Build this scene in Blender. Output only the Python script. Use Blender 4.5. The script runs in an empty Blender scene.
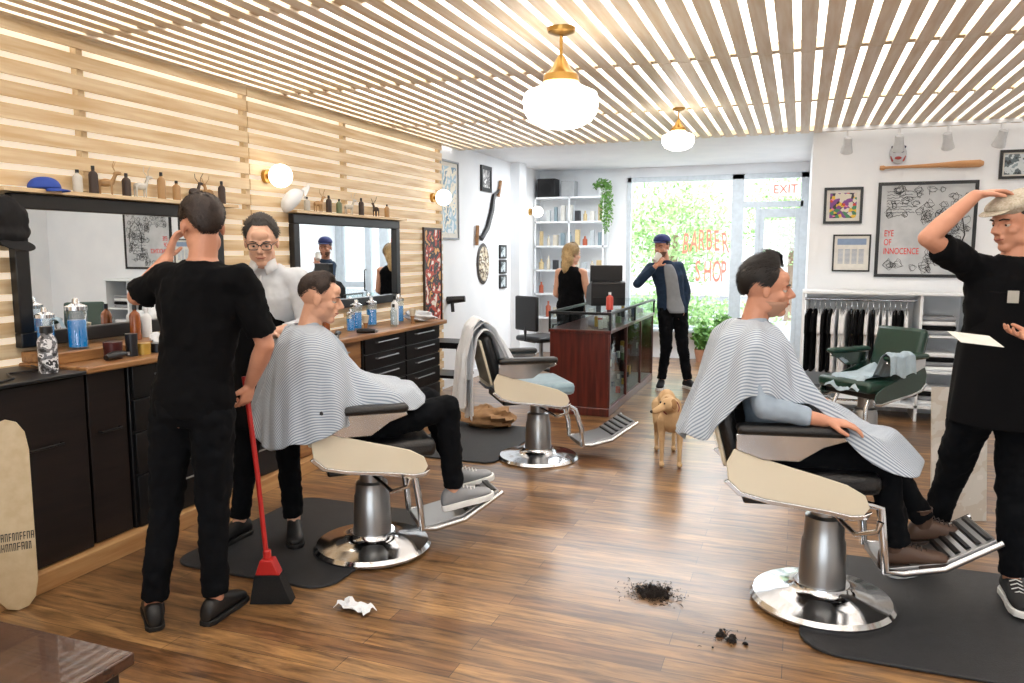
import bpy, math, random
from mathutils import Vector as V, Matrix as M
random.seed(7)
S=bpy.context.scene; C=S.collection
AZ=math.radians(20.43)
# ------------------------------------------------------------------ materials
def lin(h):
    if isinstance(h,(tuple,list)): return (*h[:3],1)
    r=[int(h[i:i+2],16)/255 for i in (0,2,4)]
    return (*[x/12.92 if x<=.04045 else ((x+.055)/1.055)**2.4 for x in r],1)
MC={}
def mat(n,c='808080',r=.5,m=0,c2=None,sc=20,st=(1,1,1),bump=0,bs=60,em=0,ec=None,tr=0,coat=0,sp=None,det=4,sh=0):
    if n in MC: return MC[n]
    k=bpy.data.materials.new(n); k.use_nodes=True; t=k.node_tree; N=t.nodes; L=t.links
    p=N['Principled BSDF']; c=lin(c)
    p.inputs['Base Color'].default_value=c; p.inputs['Roughness'].default_value=r; p.inputs['Metallic'].default_value=m
    if coat: p.inputs['Coat Weight'].default_value=coat
    if sp is not None: p.inputs['Specular IOR Level'].default_value=sp
    if sh: p.inputs['Sheen Weight'].default_value=sh
    if em: p.inputs['Emission Strength'].default_value=em; p.inputs['Emission Color'].default_value=lin(ec) if ec else c
    tc=N.new('ShaderNodeTexCoord'); mp=N.new('ShaderNodeMapping'); mp.inputs['Scale'].default_value=st
    L.new(tc.outputs['Object'],mp.inputs[0])
    nz=N.new('ShaderNodeTexNoise'); nz.inputs['Scale'].default_value=sc; nz.inputs['Detail'].default_value=det
    L.new(mp.outputs[0],nz.inputs[0])
    rp=N.new('ShaderNodeValToRGB'); rp.color_ramp.elements[0].position=.35; rp.color_ramp.elements[1].position=.65
    c2=lin(c2) if c2 else tuple(x*.9 for x in c[:3])+(1,)
    rp.color_ramp.elements[0].color=c; rp.color_ramp.elements[1].color=c2
    L.new(nz.outputs[0],rp.inputs[0]); L.new(rp.outputs[0],p.inputs['Base Color'])
    if bump:
        b=N.new('ShaderNodeBump'); b.inputs['Strength'].default_value=bump; b.inputs['Distance'].default_value=.01
        n2=N.new('ShaderNodeTexNoise'); n2.inputs['Scale'].default_value=bs; L.new(mp.outputs[0],n2.inputs[0])
        L.new(n2.outputs[0],b.inputs['Height']); L.new(b.outputs[0],p.inputs['Normal'])
    MC[n]=k; return k
def wood(n,c,c2,ax=1,sc=6,r=.45,coat=0):
    st=[14,14,14]; st[ax]=1.0
    return mat(n,c,r,0,c2,sc*.35,st,.12,6,coat=coat,det=8)
def glassmat(n,tint='ffffff',gl=.08):
    if n in MC: return MC[n]
    k=bpy.data.materials.new(n); k.use_nodes=True; t=k.node_tree; N=t.nodes; L=t.links; N.remove(N['Principled BSDF'])
    a=N.new('ShaderNodeBsdfTransparent'); a.inputs[0].default_value=lin(tint)
    g=N.new('ShaderNodeBsdfGlossy'); g.inputs['Roughness'].default_value=.02
    x=N.new('ShaderNodeMixShader'); x.inputs[0].default_value=gl
    L.new(a.outputs[0],x.inputs[1]); L.new(g.outputs[0],x.inputs[2]); L.new(x.outputs[0],N['Material Output'].inputs[0]); MC[n]=k; return k
def artmat(n,cols,sc=9,kind='v'):
    if n in MC: return MC[n]
    k=bpy.data.materials.new(n); k.use_nodes=True; t=k.node_tree; N=t.nodes; L=t.links; p=N['Principled BSDF']; p.inputs['Roughness'].default_value=.5
    tc=N.new('ShaderNodeTexCoord'); nz=N.new('ShaderNodeTexNoise'); nz.inputs['Scale'].default_value=sc; nz.inputs['Detail'].default_value=3
    if kind=='v':
        vo=N.new('ShaderNodeTexVoronoi'); vo.inputs['Scale'].default_value=sc*1.5; L.new(tc.outputs['Object'],vo.inputs[0]); o=vo.outputs['Color']
    else: L.new(tc.outputs['Object'],nz.inputs[0]); o=nz.outputs[0]
    rp=N.new('ShaderNodeValToRGB'); rp.color_ramp.interpolation='CONSTANT'; e=rp.color_ramp.elements
    while len(e)<len(cols): e.new(.5)
    for i,cc in enumerate(cols):
        e[i].position=i/len(cols) if kind=='v' else .32+.36*i/len(cols); e[i].color=lin(cc)
    L.new(o,rp.inputs[0]); L.new(rp.outputs[0],p.inputs[0]); MC[n]=k; return k
def floormat():
    k=bpy.data.materials.new('wood_floor'); k.use_nodes=True; t=k.node_tree; N=t.nodes; L=t.links; p=N['Principled BSDF']
    tc=N.new('ShaderNodeTexCoord'); br=N.new('ShaderNodeTexBrick')
    br.offset=.37; br.inputs['Scale'].default_value=1; br.inputs['Brick Width'].default_value=1.15; br.inputs['Row Height'].default_value=.105
    br.inputs['Mortar Size'].default_value=.0012; br.inputs['Color1'].default_value=lin('a17c50'); br.inputs['Color2'].default_value=lin('714e30'); br.inputs['Mortar'].default_value=lin('2c1f12'); br.inputs['Bias'].default_value=-.1
    L.new(tc.outputs['Object'],br.inputs[0])
    def ns(scl,s,d,lo,hi,p0,p1):
        mp=N.new('ShaderNodeMapping'); mp.inputs['Scale'].default_value=scl; L.new(tc.outputs['Object'],mp.inputs[0])
        nz=N.new('ShaderNodeTexNoise'); nz.inputs['Scale'].default_value=s; nz.inputs['Detail'].default_value=d; nz.inputs['Roughness'].default_value=.65; nz.inputs['Distortion'].default_value=.6; L.new(mp.outputs[0],nz.inputs[0])
        rp=N.new('ShaderNodeValToRGB'); rp.color_ramp.elements[0].position=p0; rp.color_ramp.elements[0].color=lo; rp.color_ramp.elements[1].position=p1; rp.color_ramp.elements[1].color=hi
        L.new(nz.outputs[0],rp.inputs[0]); return nz,rp
    n1,r1=ns((2.0,20,1),1.6,9,(.36,.32,.29,1),(1.15,1.12,1.08,1),.36,.62)
    n2,r2=ns((1,3,1),1.1,3,(.68,.66,.64,1),(1.12,1.12,1.12,1),.38,.6)
    def mul(a,b):
        mx=N.new('ShaderNodeMix'); mx.data_type='RGBA'; mx.blend_type='MULTIPLY'; mx.inputs[0].default_value=1
        L.new(a,mx.inputs[6]); L.new(b,mx.inputs[7]); return mx.outputs[2]
    L.new(mul(mul(br.outputs[0],r1.outputs[0]),r2.outputs[0]),p.inputs[0])
    p.inputs['Roughness'].default_value=.38; p.inputs['Coat Weight'].default_value=.55; p.inputs['Coat Roughness'].default_value=.2
    b=N.new('ShaderNodeBump'); b.inputs['Strength'].default_value=.12; b.inputs['Distance'].default_value=.003; L.new(n1.outputs[0],b.inputs['Height']); L.new(b.outputs[0],p.inputs['Normal'])
    return k
def stripemat():
    k=bpy.data.materials.new('striped_cloth'); k.use_nodes=True; t=k.node_tree; N=t.nodes; L=t.links; p=N['Principled BSDF']; p.inputs['Roughness'].default_value=.7
    uv=N.new('ShaderNodeUVMap'); sp=N.new('ShaderNodeSeparateXYZ'); L.new(uv.outputs[0],sp.inputs[0])
    m=N.new('ShaderNodeMath'); m.operation='MULTIPLY'; m.inputs[1].default_value=2*math.pi/.0125; L.new(sp.outputs[1],m.inputs[0])
    s=N.new('ShaderNodeMath'); s.operation='SINE'; L.new(m.outputs[0],s.inputs[0])
    rp=N.new('ShaderNodeValToRGB'); rp.color_ramp.elements[0].position=.3; rp.color_ramp.elements[0].color=lin('bcc4cc'); rp.color_ramp.elements[1].position=.8; rp.color_ramp.elements[1].color=lin('7b8695')
    a=N.new('ShaderNodeMath'); a.operation='MULTIPLY_ADD'; a.inputs[1].default_value=.5; a.inputs[2].default_value=.5; L.new(s.outputs[0],a.inputs[0])
    L.new(a.outputs[0],rp.inputs[0]); L.new(rp.outputs[0],p.inputs[0]); return k
white=mat('white_paint','f1f4f7',.6,c2='ebeff3',sc=3)
pine=wood('pine_slats','f1e5d3','e0caab',1); pineX=wood('pine_x','dfcaa6','caae84',1); pineW=wood('pine_wall','e8d4b0','d0b082',1)
black=mat('black_paint','0d0d10',.4); blackm=mat('black_metal','141416',.35,.3); chrome=mat('chrome','d8dadd',.12,1,c2='c4c7cb',sc=5)
steel=mat('brushed_steel','9c9d9e',.3,.9,c2='949596',sc=2); cream=mat('cream_enamel','ddd3bc',.12,coat=.8,c2='d9ceb5',sc=2)
leather=mat('black_leather','0e0e10',.38,bump=.3,bs=120); brass=mat('aged_brass','b08a4a',.3,.9)
skin=mat('skin','c99074',.5,c2='bd8368',sc=14,bump=.05,bs=200); skin2=mat('skin_light','d8a68a',.5,c2='cc997e',sc=14)
tshirt=mat('black_cotton','060608',.95,c2='09090b',sc=9,sp=.15); denimB=mat('black_denim','07080b',.95,c2='0a0c10',sc=12,sp=.15)
dwood=wood('dark_wood','1c110e','120b09',1); cherry=wood('cherry_wood','5e2219','3c130e',2,r=.3,coat=.3); mwood=wood('oak_worktop','a97c4e','7e5431',1,r=.35)
wsh=mat('white_cloth','dcdfe3',.85,c2='d2d6da',sc=5); rubber=mat('rubber_mat','232427',.6,bump=.2,bs=200,c2='1d1e21')
glass=glassmat('window_glass'); stripes=stripemat(); whiteplastic=mat('white_plastic','e4e6e8',.4)
# ------------------------------------------------------------------ mesh builder
class B:
    def __init__(s): s.v=[];s.f=[];s.mi=[];s.m=0;s.uv=None
    def add(s,vs,fs):
        o=len(s.v); s.v+=[V(x) for x in vs]; s.f+=[tuple(i+o for i in f) for f in fs]; s.mi+=[s.m]*len(fs); return s
    def box(s,x0,x1,y0,y1,z0,z1,T=None):
        v=[V((x,y,z)) for z in (z0,z1) for y in (y0,y1) for x in (x0,x1)]
        if T: v=[T@p for p in v]
        return s.add(v,[(0,2,3,1),(4,5,7,6),(0,1,5,4),(2,6,7,3),(0,4,6,2),(1,3,7,5)])
    def rings(s,R,caps=True):
        n=len(R[0]); v=[p for r in R for p in r]; f=[]
        for i in range(len(R)-1):
            for j in range(n):
                f.append((i*n+j,i*n+(j+1)%n,(i+1)*n+(j+1)%n,(i+1)*n+j))
        if caps: f.append(tuple(range(n-1,-1,-1))); f.append(tuple((len(R)-1)*n+j for j in range(n)))
        return s.add(v,f)
    def frame(s,d):
        d=V(d).normalized(); a=V((0,0,1)) if abs(d.z)<.9 else V((1,0,0)); x=d.cross(a).normalized(); y=d.cross(x)
        return d,x,y
    def cyl(s,p0,p1,r0,r1=None,n=16):
        r1=r0 if r1 is None else r1; p0=V(p0);p1=V(p1); d,x,y=s.frame(p1-p0)
        return s.rings([[p+(x*math.cos(2*math.pi*j/n)+y*math.sin(2*math.pi*j/n))*r for j in range(n)] for p,r in ((p0,r0),(p1,r1))])
    def cap(s,p0,p1,r0,r1=None,n=14):
        r1=r0 if r1 is None else r1; p0=V(p0);p1=V(p1); d,x,y=s.frame(p1-p0); L=[]
        for t in (-85,-60,-30,0): L.append((p0+d*r0*math.sin(math.radians(t)),r0*math.cos(math.radians(t))))
        for t in (0,30,60,85): L.append((p1+d*r1*math.sin(math.radians(t)),r1*math.cos(math.radians(t))))
        return s.rings([[c+(x*math.cos(2*math.pi*j/n)+y*math.sin(2*math.pi*j/n))*r for j in range(n)] for c,r in L])
    def tube(s,pts,r,n=10):
        pts=[V(p) for p in pts]; R=[]
        rr=r if isinstance(r,(list,tuple)) else [r]*len(pts); px=None
        for i,p in enumerate(pts):
            d=(pts[min(i+1,len(pts)-1)]-pts[max(i-1,0)]).normalized()
            if px is None: _,x,y=s.frame(d)
            else: x=(px-d*px.dot(d)).normalized(); y=d.cross(x)
            px=x; R.append([p+(x*math.cos(2*math.pi*j/n)+y*math.sin(2*math.pi*j/n))*rr[i] for j in range(n)])
        return s.rings(R)
    def ell(s,c,r,R=None,n=20,k=12):
        c=V(c); r=(r,r,r) if isinstance(r,(int,float)) else r; L=[]
        for i in range(k+1):
            t=math.pi*(.02+.96*i/k)
            ring=[]
            for j in range(n):
                a=2*math.pi*j/n; p=V((r[0]*math.sin(t)*math.cos(a),r[1]*math.sin(t)*math.sin(a),-r[2]*math.cos(t)))
                ring.append(c+(R@p if R else p))
            L.append(ring)
        return s.rings(L)
    def lathe(s,pr,c=(0,0,0),n=32):
        c=V(c); return s.rings([[c+V((max(r,.0005)*math.cos(2*math.pi*j/n),max(r,.0005)*math.sin(2*math.pi*j/n),z)) for j in range(n)] for r,z in pr])
    def prism(s,P,a0,a1,pl='xz'):
        def q(u,w,a): return {'xz':(u,a,w),'xy':(u,w,a),'yz':(a,u,w)}[pl]
        n=len(P); v=[q(u,w,a0) for u,w in P]+[q(u,w,a1) for u,w in P]
        f=[tuple(range(n)),tuple(range(2*n-1,n-1,-1))]+[(i,i+n,(i+1)%n+n,(i+1)%n) for i in range(n)]
        return s.add(v,f)
    def grid(s,G,wrap=False):
        n=len(G[0]); m=len(G); f=[]
        for i in range(m-1):
            for j in range(n if wrap else n-1): f.append((i*n+j,i*n+(j+1)%n,(i+1)*n+(j+1)%n,(i+1)*n+j))
        return s.add([p for r in G for p in r],f)
def setp(o,label=None,cat=None,group=None,kind=None):
    if label:o['label']=label
    if cat:o['category']=cat
    if group:o['group']=group
    if kind:o['kind']=kind
def mk(name,b,mats,parent=None,loc=(0,0,0),rz=0,bev=0,sm=40,label=None,cat=None,group=None,kind=None,solid=0,rot=None,sub=0):
    me=bpy.data.meshes.new(name); me.from_pydata([tuple(p) for p in b.v],[],b.f)
    if not isinstance(mats,(list,tuple)): mats=[mats]
    for m in mats: me.materials.append(m)
    me.polygons.foreach_set('material_index',b.mi)
    if b.uv:
        ul=me.uv_layers.new(name='UVMap')
        for l in me.loops: ul.data[l.index].uv=b.uv[l.vertex_index]
    import bmesh
    bm=bmesh.new(); bm.from_mesh(me); bmesh.ops.recalc_face_normals(bm,faces=bm.faces); bm.to_mesh(me); bm.free()
    if sm:
        me.polygons.foreach_set('use_smooth',[True]*len(me.polygons)); me.set_sharp_from_angle(angle=math.radians(sm))
    o=bpy.data.objects.new(name,me); C.objects.link(o)
    o.location=loc; o.rotation_euler=rot if rot else (0,0,rz)
    if parent: o.parent=parent
    if solid:
        q=o.modifiers.new('t','SOLIDIFY'); q.thickness=solid; q.offset=0
    if bev:
        q=o.modifiers.new('b','BEVEL'); q.width=bev; q.segments=2; q.limit_method='ANGLE'
    if sub:
        q=o.modifiers.new('s','SUBSURF'); q.levels=sub; q.render_levels=sub
    setp(o,label,cat,group,kind); return o
def thing(name,label,cat,loc=(0,0,0),rz=0,group=None,rot=None):
    o=bpy.data.objects.new(name,None); o.empty_display_size=.1; C.objects.link(o); o.location=loc; o.rotation_euler=rot if rot else (0,0,rz)
    setp(o,label,cat,group); return o
def remesh(b,vox,sm=6,disp=0,ds=.12):
    me=bpy.data.meshes.new('t'); me.from_pydata([tuple(p) for p in b.v],[],b.f)
    o=bpy.data.objects.new('t',me); C.objects.link(o)
    q=o.modifiers.new('r','REMESH'); q.mode='VOXEL'; q.voxel_size=vox
    q=o.modifiers.new('s','SMOOTH'); q.factor=.5; q.iterations=sm
    if disp:
        t=bpy.data.textures.new('c','CLOUDS'); t.noise_scale=ds; t.noise_depth=2
        q=o.modifiers.new('d','DISPLACE'); q.texture=t; q.strength=disp; q.mid_level=.5; q.texture_coords='LOCAL'
    dg=bpy.context.evaluated_depsgraph_get(); r=bpy.data.meshes.new_from_object(o.evaluated_get(dg))
    bpy.data.objects.remove(o); r.polygons.foreach_set('use_smooth',[True]*len(r.polygons)); return r
def mkr(name,b,m,vox,parent=None,loc=(0,0,0),rz=0,sm=6,disp=0,ds=.12,**kw):
    me=remesh(b,vox,sm,disp,ds); me.materials.clear(); me.materials.append(m)
    o=bpy.data.objects.new(name,me); C.objects.link(o); o.location=loc; o.rotation_euler=(0,0,rz)
    if parent:o.parent=parent
    setp(o,**kw); return o
def text(name,s,size,m,loc,rot,parent=None,ext=.001,sx=1,align='LEFT',bold=.008,**kw):
    cu=bpy.data.curves.new(name,'FONT'); cu.body=s; cu.size=size; cu.extrude=ext; cu.align_x=align; cu.offset=size*bold
    o=bpy.data.objects.new(name,cu); C.objects.link(o); dg=bpy.context.evaluated_depsgraph_get()
    me=bpy.data.meshes.new_from_object(o.evaluated_get(dg)); bpy.data.objects.remove(o)
    me.materials.clear(); me.materials.append(m); o=bpy.data.objects.new(name,me); C.objects.link(o)
    o.location=loc; o.rotation_euler=rot; o.scale=(sx,1,1)
    if parent:o.parent=parent
    setp(o,**kw); return o
# ------------------------------------------------------------------ ROOM
st='structure'
mk('floor',B().box(-3.9,3.2,-2.5,11.45,-.1,0),floormat(),kind=st,label='glossy brown wood plank floor')
mk('wall_left',B().box(-3.95,-3.75,-2.5,11.45,-.1,3.1),white,kind=st,label='white painted side wall')
mk('wall_right',B().box(3.0,3.2,-2.5,8.25,-.1,3.1),white,kind=st,label='white painted side wall')
mk('wall_back',B().box(.08,3.2,8.25,8.4,-.1,3.1),white,kind=st,label='white wall hung with framed art')
mk('wall_entry',B().box(.08,.2,8.4,11.45,-.1,3.1),white,kind=st,label='white entry side wall')
mk('wall_front',B().box(-3.75,-2.40,11.3,11.42,0,3.1).box(-2.40,.08,11.3,11.42,2.62,3.1).box(-2.40,-.72,11.3,11.42,0,.42),white,kind=st,label='white storefront wall around the glazing')
mk('wall_rear',B().box(-3.75,-1.9,-2.5,-2.4,0,3.1).box(1.9,3.0,-2.5,-2.4,0,3.1).box(-1.9,1.9,-2.5,-2.4,0,.9).box(-1.9,1.9,-2.5,-2.4,2.5,3.1),white,kind=st,label='unseen white rear wall, its opening sized for fill light')  # out of view; put in with this opening to limit the front fill
lum=mat('ceiling_glow','ffffff',.8,em=1.9,ec='f8faff')  # glow put into the ceiling surface in place of tubes above the slats
mk('ceiling',B().box(-3.95,3.2,-2.5,8.3,2.98,3.08),lum,kind=st,label='white ceiling above the slats with its own painted glow')
mk('ceiling_entry',B().box(-3.95,.2,8.2,11.45,2.76,3.08),white,kind=st,label='white plain ceiling near the entry')
b=B(); x=-3.7
while x<2.95:
    for y0,y1 in ((-2.39,1.6),(1.612,4.9),(4.912,8.2)): b.box(x,x+.080,y0,y1,2.70+random.uniform(0,.002),2.712)
    x+=.118
mk('trim_1',b,pine,kind=st,label='open slatted pine ceiling boards')
b=B()
for y in [-1.5,1.56,3.2,4.86,6.5,8.12]: b.box(-3.74,2.99,y,y+.08,2.713,2.76)
mk('trim_2',b,pineX,kind=st,label='pine cross battens above the ceiling slats')
b=B(); z=.05
while z<2.66:
    b.box(-3.70,-3.68,-2.4,4.545,z,z+.074); b.box(-3.70,-3.68,4.555,7.70,z,z+.074); z+=.108
mk('trim_3',b,pineW,kind=st,label='horizontal pine slat wall cladding')
b=B()
for y in [.6,1.9,3.2,4.53,5.8,7.66]: b.box(-3.743,-3.701,y,y+.04,0,2.69)
mk('trim_4',b,pineX,kind=st,label='pine battens behind the slat cladding')
mk('trim_7',B().box(-3.749,-3.744,-2.4,7.70,0,2.97),mat('slat_gap_glow','f6f0e6',.8,em=.42,ec='fbf1e0'),kind=st,label='added white panel behind the wall slats, glow in its material')  # added panel; its emission imitates light spilling through the slat gaps
mk('trim_5',B().box(-3.75,-3.62,10.02,10.28,0,2.76),white,kind=st,label='white pilaster')
mk('baseboard_left',B().box(-3.75,-3.735,7.72,11.3,0,.1),white,kind=st)
mk('baseboard_back',B().box(.08,3.0,8.235,8.25,0,.1),white,kind=st)
wf=mat('window_frame','c4cdd4',.35,.1)
b=B()
for x0,x1 in [(-2.40,-2.34),(-.92,-.76),(-.02,.08)]: b.box(x0,x1,11.27,11.34,0,2.62)
b.box(-2.4,-.76,11.27,11.34,.42,.48).box(-2.4,.08,11.27,11.34,2.55,2.62).box(-.76,.02,11.27,11.34,2.16,2.24).box(-.60,-.54,11.27,11.34,0,2.16).box(-2.34,-.9,11.1,11.3,.40,.44)
mk('trim_6',b,wf,kind=st,label='pale aluminium storefront framing',bev=.003)
mk('window_1',B().box(-2.34,-.92,11.30,11.31,.48,2.55),glass,kind=st,label='large storefront window pane')
mk('window_2',B().box(-.76,-.02,11.30,11.31,2.24,2.55),glass,kind=st,label='transom window pane')
b=B().box(-.54,-.48,11.28,11.33,.02,2.14).box(-.08,-.02,11.28,11.33,.02,2.14).box(-.48,-.08,11.28,11.33,.02,.25).box(-.48,-.08,11.28,11.33,2.02,2.14).box(-.48,-.08,11.28,11.33,.95,1.05)
d=mk('door_1',b,wf,kind=st,label='aluminium framed glass entry door',bev=.003)
mk('door_glass',B().box(-.48,-.08,11.30,11.31,.25,2.02),glass,parent=d)
mk('door_handle',B().tube([(-.5,11.27,.9),(-.5,11.22,.9),(-.5,11.22,1.25),(-.5,11.27,1.25)],.012),blackm,parent=d)
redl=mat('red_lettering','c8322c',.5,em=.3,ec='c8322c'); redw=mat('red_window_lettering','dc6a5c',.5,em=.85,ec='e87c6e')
t=thing('window_lettering','red painted shop lettering on the storefront glass','sign',(-1.2,11.285,1.55))
for i,(ch,z) in enumerate(zip('BARBER',(.0,.03,.045,.045,.03,.0))): text('letter',ch,.42,redw,(-.40+i*.114,0,z-.02),(math.pi/2,.1-.04*i,0),t,sx=.38,bold=.004)
for i,ch in enumerate('SHOP'): text('letter',ch,.42,redw,(-.20+i*.118,0,-.42),(math.pi/2,0,0),t,sx=.38,bold=.004)
t=thing('exit_sign','small pale exit sign with red letters by the door','sign',(-.22,11.24,2.40))
mk('sign_box',B().box(-.19,.19,-.0,.03,-.09,.09),mat('sign_white','f6efec',.4,em=.8),parent=t,bev=.004)
text('lettering','EXIT',.17,redw,(0,-.004,-.06),(math.pi/2,0,0),t,align='CENTER',sx=.9)
# outside
mk('ground_outside',B().box(-14,12,11.45,13.6,-.16,-.06),mat('concrete','b9b7b2',.9),label='pale concrete sidewalk',kind=st)
mk('street',B().box(-20,20,13.6,30,-.26,-.14),mat('asphalt','85878a',.9),label='grey asphalt street',kind=st)
mk('building_facade',B().box(-20,14,30,30.4,-.2,4.2).box(-20,14,29.9,30,4.0,4.3),mat('facade','dcd8d0',.9),label='pale building across the street',cat='building')
leafs=[mat('leaf_light','adcb8e',.6,c2='93b873'),mat('leaf_mid','82a968',.6,c2='9cc080')]; leafi=[mat('leaf_in_a','6f9c44',.6,c2='54843a'),mat('leaf_in_b','4b7a34',.6,c2='689448')]; bark=mat('bark','8c7663',.9,bump=.6,bs=20)
def foliage(b,c,r,n,s):
    for i in range(n):
        d=V((random.gauss(0,1),random.gauss(0,1),random.gauss(0,1))).normalized()*random.uniform(.35,1)
        p=V(c)+V((d.x*r[0],d.y*r[1],d.z*r[2])); u=V((random.gauss(0,1),random.gauss(0,1),random.gauss(0,1))).normalized()*s; w=u.orthogonal().normalized()*s*.5
        b.m=random.randint(0,1); b.add([p-u,p+w,p+u,p-w],[(0,1,2,3)])
    return b
for i,(x,y,h) in enumerate([(-4.6,17,3.0),(-2.4,15.8,2.7),(-.2,20,3.2)]):
    t=thing('street_tree','leafy green street tree beyond the window','tree',(x,y,-.15))
    mk('trunk',B().tube([(0,0,0),(.03,0,.8),(0,.03,1.5),(.05,0,h*.75)],[.12,.09,.08,.05]),bark,parent=t)
    mk('foliage',foliage(B(),(0,0,h*.78),(1.3,1.2,1.2),2600,.06),leafs,parent=t)
mk('hedge',foliage(B(),(0,0,.45),(2.6,.4,.5),3200,.055),leafs,loc=(-2.6,14.0,-.1),label='low green hedge planting along the sidewalk',cat='hedge')
# ------------------------------------------------------------------ pendants etc
opal=mat('opal_glass','fffdf8',.3,em=9,ec='fff5e8'); opal2=mat('opal_sconce','fffdf8',.3,em=4,ec='fff5e8')
def pendant(x,y,s=1):
    t=thing('pendant_lamp','schoolhouse pendant lamp with white glass shade and brass fitter','lamp',(x,y,2.70),group='schoolhouse pendant lamps'); t.scale=(s,s,s)
    mk('canopy',B().lathe([(0,0),(.075,0),(.07,-.02),(.03,-.035),(0,-.035)]),brass,parent=t)
    mk('stem',B().cyl((0,0,-.03),(0,0,-.17),.009),brass,parent=t)
    mk('fitter',B().lathe([(0,-.13),(.015,-.135),(.03,-.16),(.05,-.2),(.09,-.235),(.095,-.27),(.08,-.275),(0,-.27)]),brass,parent=t)
    mk('lamp_shade',B().lathe([(.078,-.26),(.085,-.285),(.13,-.30),(.185,-.325),(.197,-.36),(.19,-.42),(.16,-.465),(.10,-.495),(.04,-.505),(0,-.506)]),opal,parent=t)
pendant(-1.2,3.95); pendant(-.96,6.42,.66)
def sconce(x,y,z,r=.095):
    t=thing('wall_sconce','round white globe wall sconce with brass mount','lamp',(x,y,z),group='globe wall sconces')
    mk('mount',B().cyl((-.0,0,0),(.03,0,0),.05).cyl((.03,0,0),(.06,0,0),.02),brass,parent=t)
    mk('globe',B().ell((.05+r,0,0),r),opal2,parent=t)
sconce(-3.68,4.72,2.10,.085); sconce(-3.68,7.45,2.12,.085); sconce(-3.75,10.8,2.13,.08)
mk('light_track',B().box(.15,1.75,7.88,7.92,2.665,2.70),whiteplastic,label='white ceiling mounted light track',cat='light track')
for x in [.37,.80,1.19,1.6]:
    t=thing('track_light','small white cylindrical track spotlight','lamp',(x,7.9,2.665),group='track spotlights')
    mk('arm',B().cyl((0,0,0.0),(0,0,-.09),.01),whiteplastic,parent=t)
    mk('lamp_head',B().lathe([(0,.07),(.035,.07),(.04,.0),(.055,-.07),(.05,-.075),(.04,-.05),(0,-.05)],n=20),mat('spot_white','c9cccf',.4),parent=t,loc=(0,0,-.13),rot=(.5,.0,random.uniform(-.4,.4)))
# ------------------------------------------------------------------ framed art
inkm=mat('ink','1c1c1e',.6); paper=mat('paper','e0ded6',.7)
def frame(label,ori,p,w,h,fm,pm,fw=.025,mount=0,cat='picture',name='framed_picture',group=None):
    rz={'y-':0,'x+':math.pi/2,'x-':-math.pi/2}[ori]; t=thing(name,label,cat,p,rz,group)
    b=B(); b.box(-w/2,w/2,-.025,0,h/2-fw,h/2).box(-w/2,w/2,-.025,0,-h/2,-h/2+fw).box(-w/2,-w/2+fw,-.025,0,-h/2+fw,h/2-fw).box(w/2-fw,w/2,-.025,0,-h/2+fw,h/2-fw)
    mk('frame',b,fm,parent=t,bev=.002)
    if mount: mk('mount_board',B().box(-w/2+fw,w/2-fw,-.011,-.002,-h/2+fw,h/2-fw),paper,parent=t)
    k=fw+mount; mk('picture',B().box(-w/2+k,w/2-k,-.016,-.004,-h/2+k,h/2-k),pm,parent=t)
    return t
aC=artmat('art_colour',['c8402e','e0b83a','3f7f5a','d7d0c0','7a3f86','2a2a2c','e27fa0'],22); aG=artmat('art_grey',['e4e4e2','b9b9b8','777778','eeeeec'],8,'n')
aB=artmat('art_blue',['dfe6ea','9fc0d2','e9e4d4','6a8fa8'],7,'n'); aR=artmat('art_red',['e8e2d6','b5442f','2b2b2f','d9a05a'],9,'n'); aK=artmat('art_cat',['2a3034','5c6a70','c9d2d6','889aa0'],12,'n')
bf=mat('black_frame','0c0c0e',.35)
frame('colourful patterned picture in a black frame','y-',(.375,8.25,2.0),.35,.35,bf,aC,mount=.03)
t=frame('white printed card in a thin black frame','y-',(.47,8.25,1.54),.34,.36,bf,paper,fw=.015)
b=B()
for i in range(12):
    for j in range(4): b.box(-.12+j*.062,-.075+j*.062,-.0175,-.0165,-.10+i*.012,-.095+i*.012)
b.box(-.13,.13,-.0175,-.0165,.08,.14); mk('printed_lines',b,mat('blue_ink','8a9fbc',.6),parent=t,sm=0)
t=frame('large scribbled line drawing with red lettering in a black frame','y-',(1.10,8.25,1.76),.84,.90,bf,mat('drawing_paper','c6c9cb',.7,c2='b2b7ba',sc=6),fw=.03)
b=B(); rs=random.Random(12)
def scr(cx,cz,s,n):
    pts=[]
    for i in range(n):
        a=i*.9+rs.uniform(-.6,.6); pts.append((cx+math.cos(a)*s*rs.uniform(.3,1),-.0165-rs.uniform(0,.001),cz+math.sin(a)*s*rs.uniform(.3,1)))
    b.tube(pts,.0022,n=3)
for i in range(100):
    cx,cz=rs.uniform(-.34,.35),rs.uniform(-.38,.38)
    if cx<.0 and -.32<cz<.04: continue
    scr(cx,cz,rs.uniform(.03,.065),14)
for i in range(9):
    z=.36-.028*i; pts=[(-.34+.012*k,-.017,z+rs.uniform(-.009,.009)) for k in range(int(rs.uniform(14,26)))]; b.tube(pts,.0024,n=3)
for i in range(9):
    z=.0-.04*i; pts=[(.04+.012*k,-.017,z+rs.uniform(-.01,.01)) for k in range(int(rs.uniform(10,24)))]; b.tube(pts,.0022,n=3)
b.tube([(.12,-.017,-.2),(.1,-.017,0),(.16,-.017,.15),(.22,-.017,.2),(.3,-.017,.12),(.33,-.017,-.05),(.28,-.017,-.2)],.005,n=4)
mk('drawing_lines',b,inkm,parent=t,sm=0)
for i,s in enumerate(['EYE','OF','INNOCENCE']): text('lettering',s,.085,redl,(-.35,-.018,-.06-.085*i),(math.pi/2,0,0),t,sx=.62,bold=.0)
frame('grey cat picture in a slim black frame','y-',(1.80,8.25,2.34),.26,.26,bf,aK,mount=.015)
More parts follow.
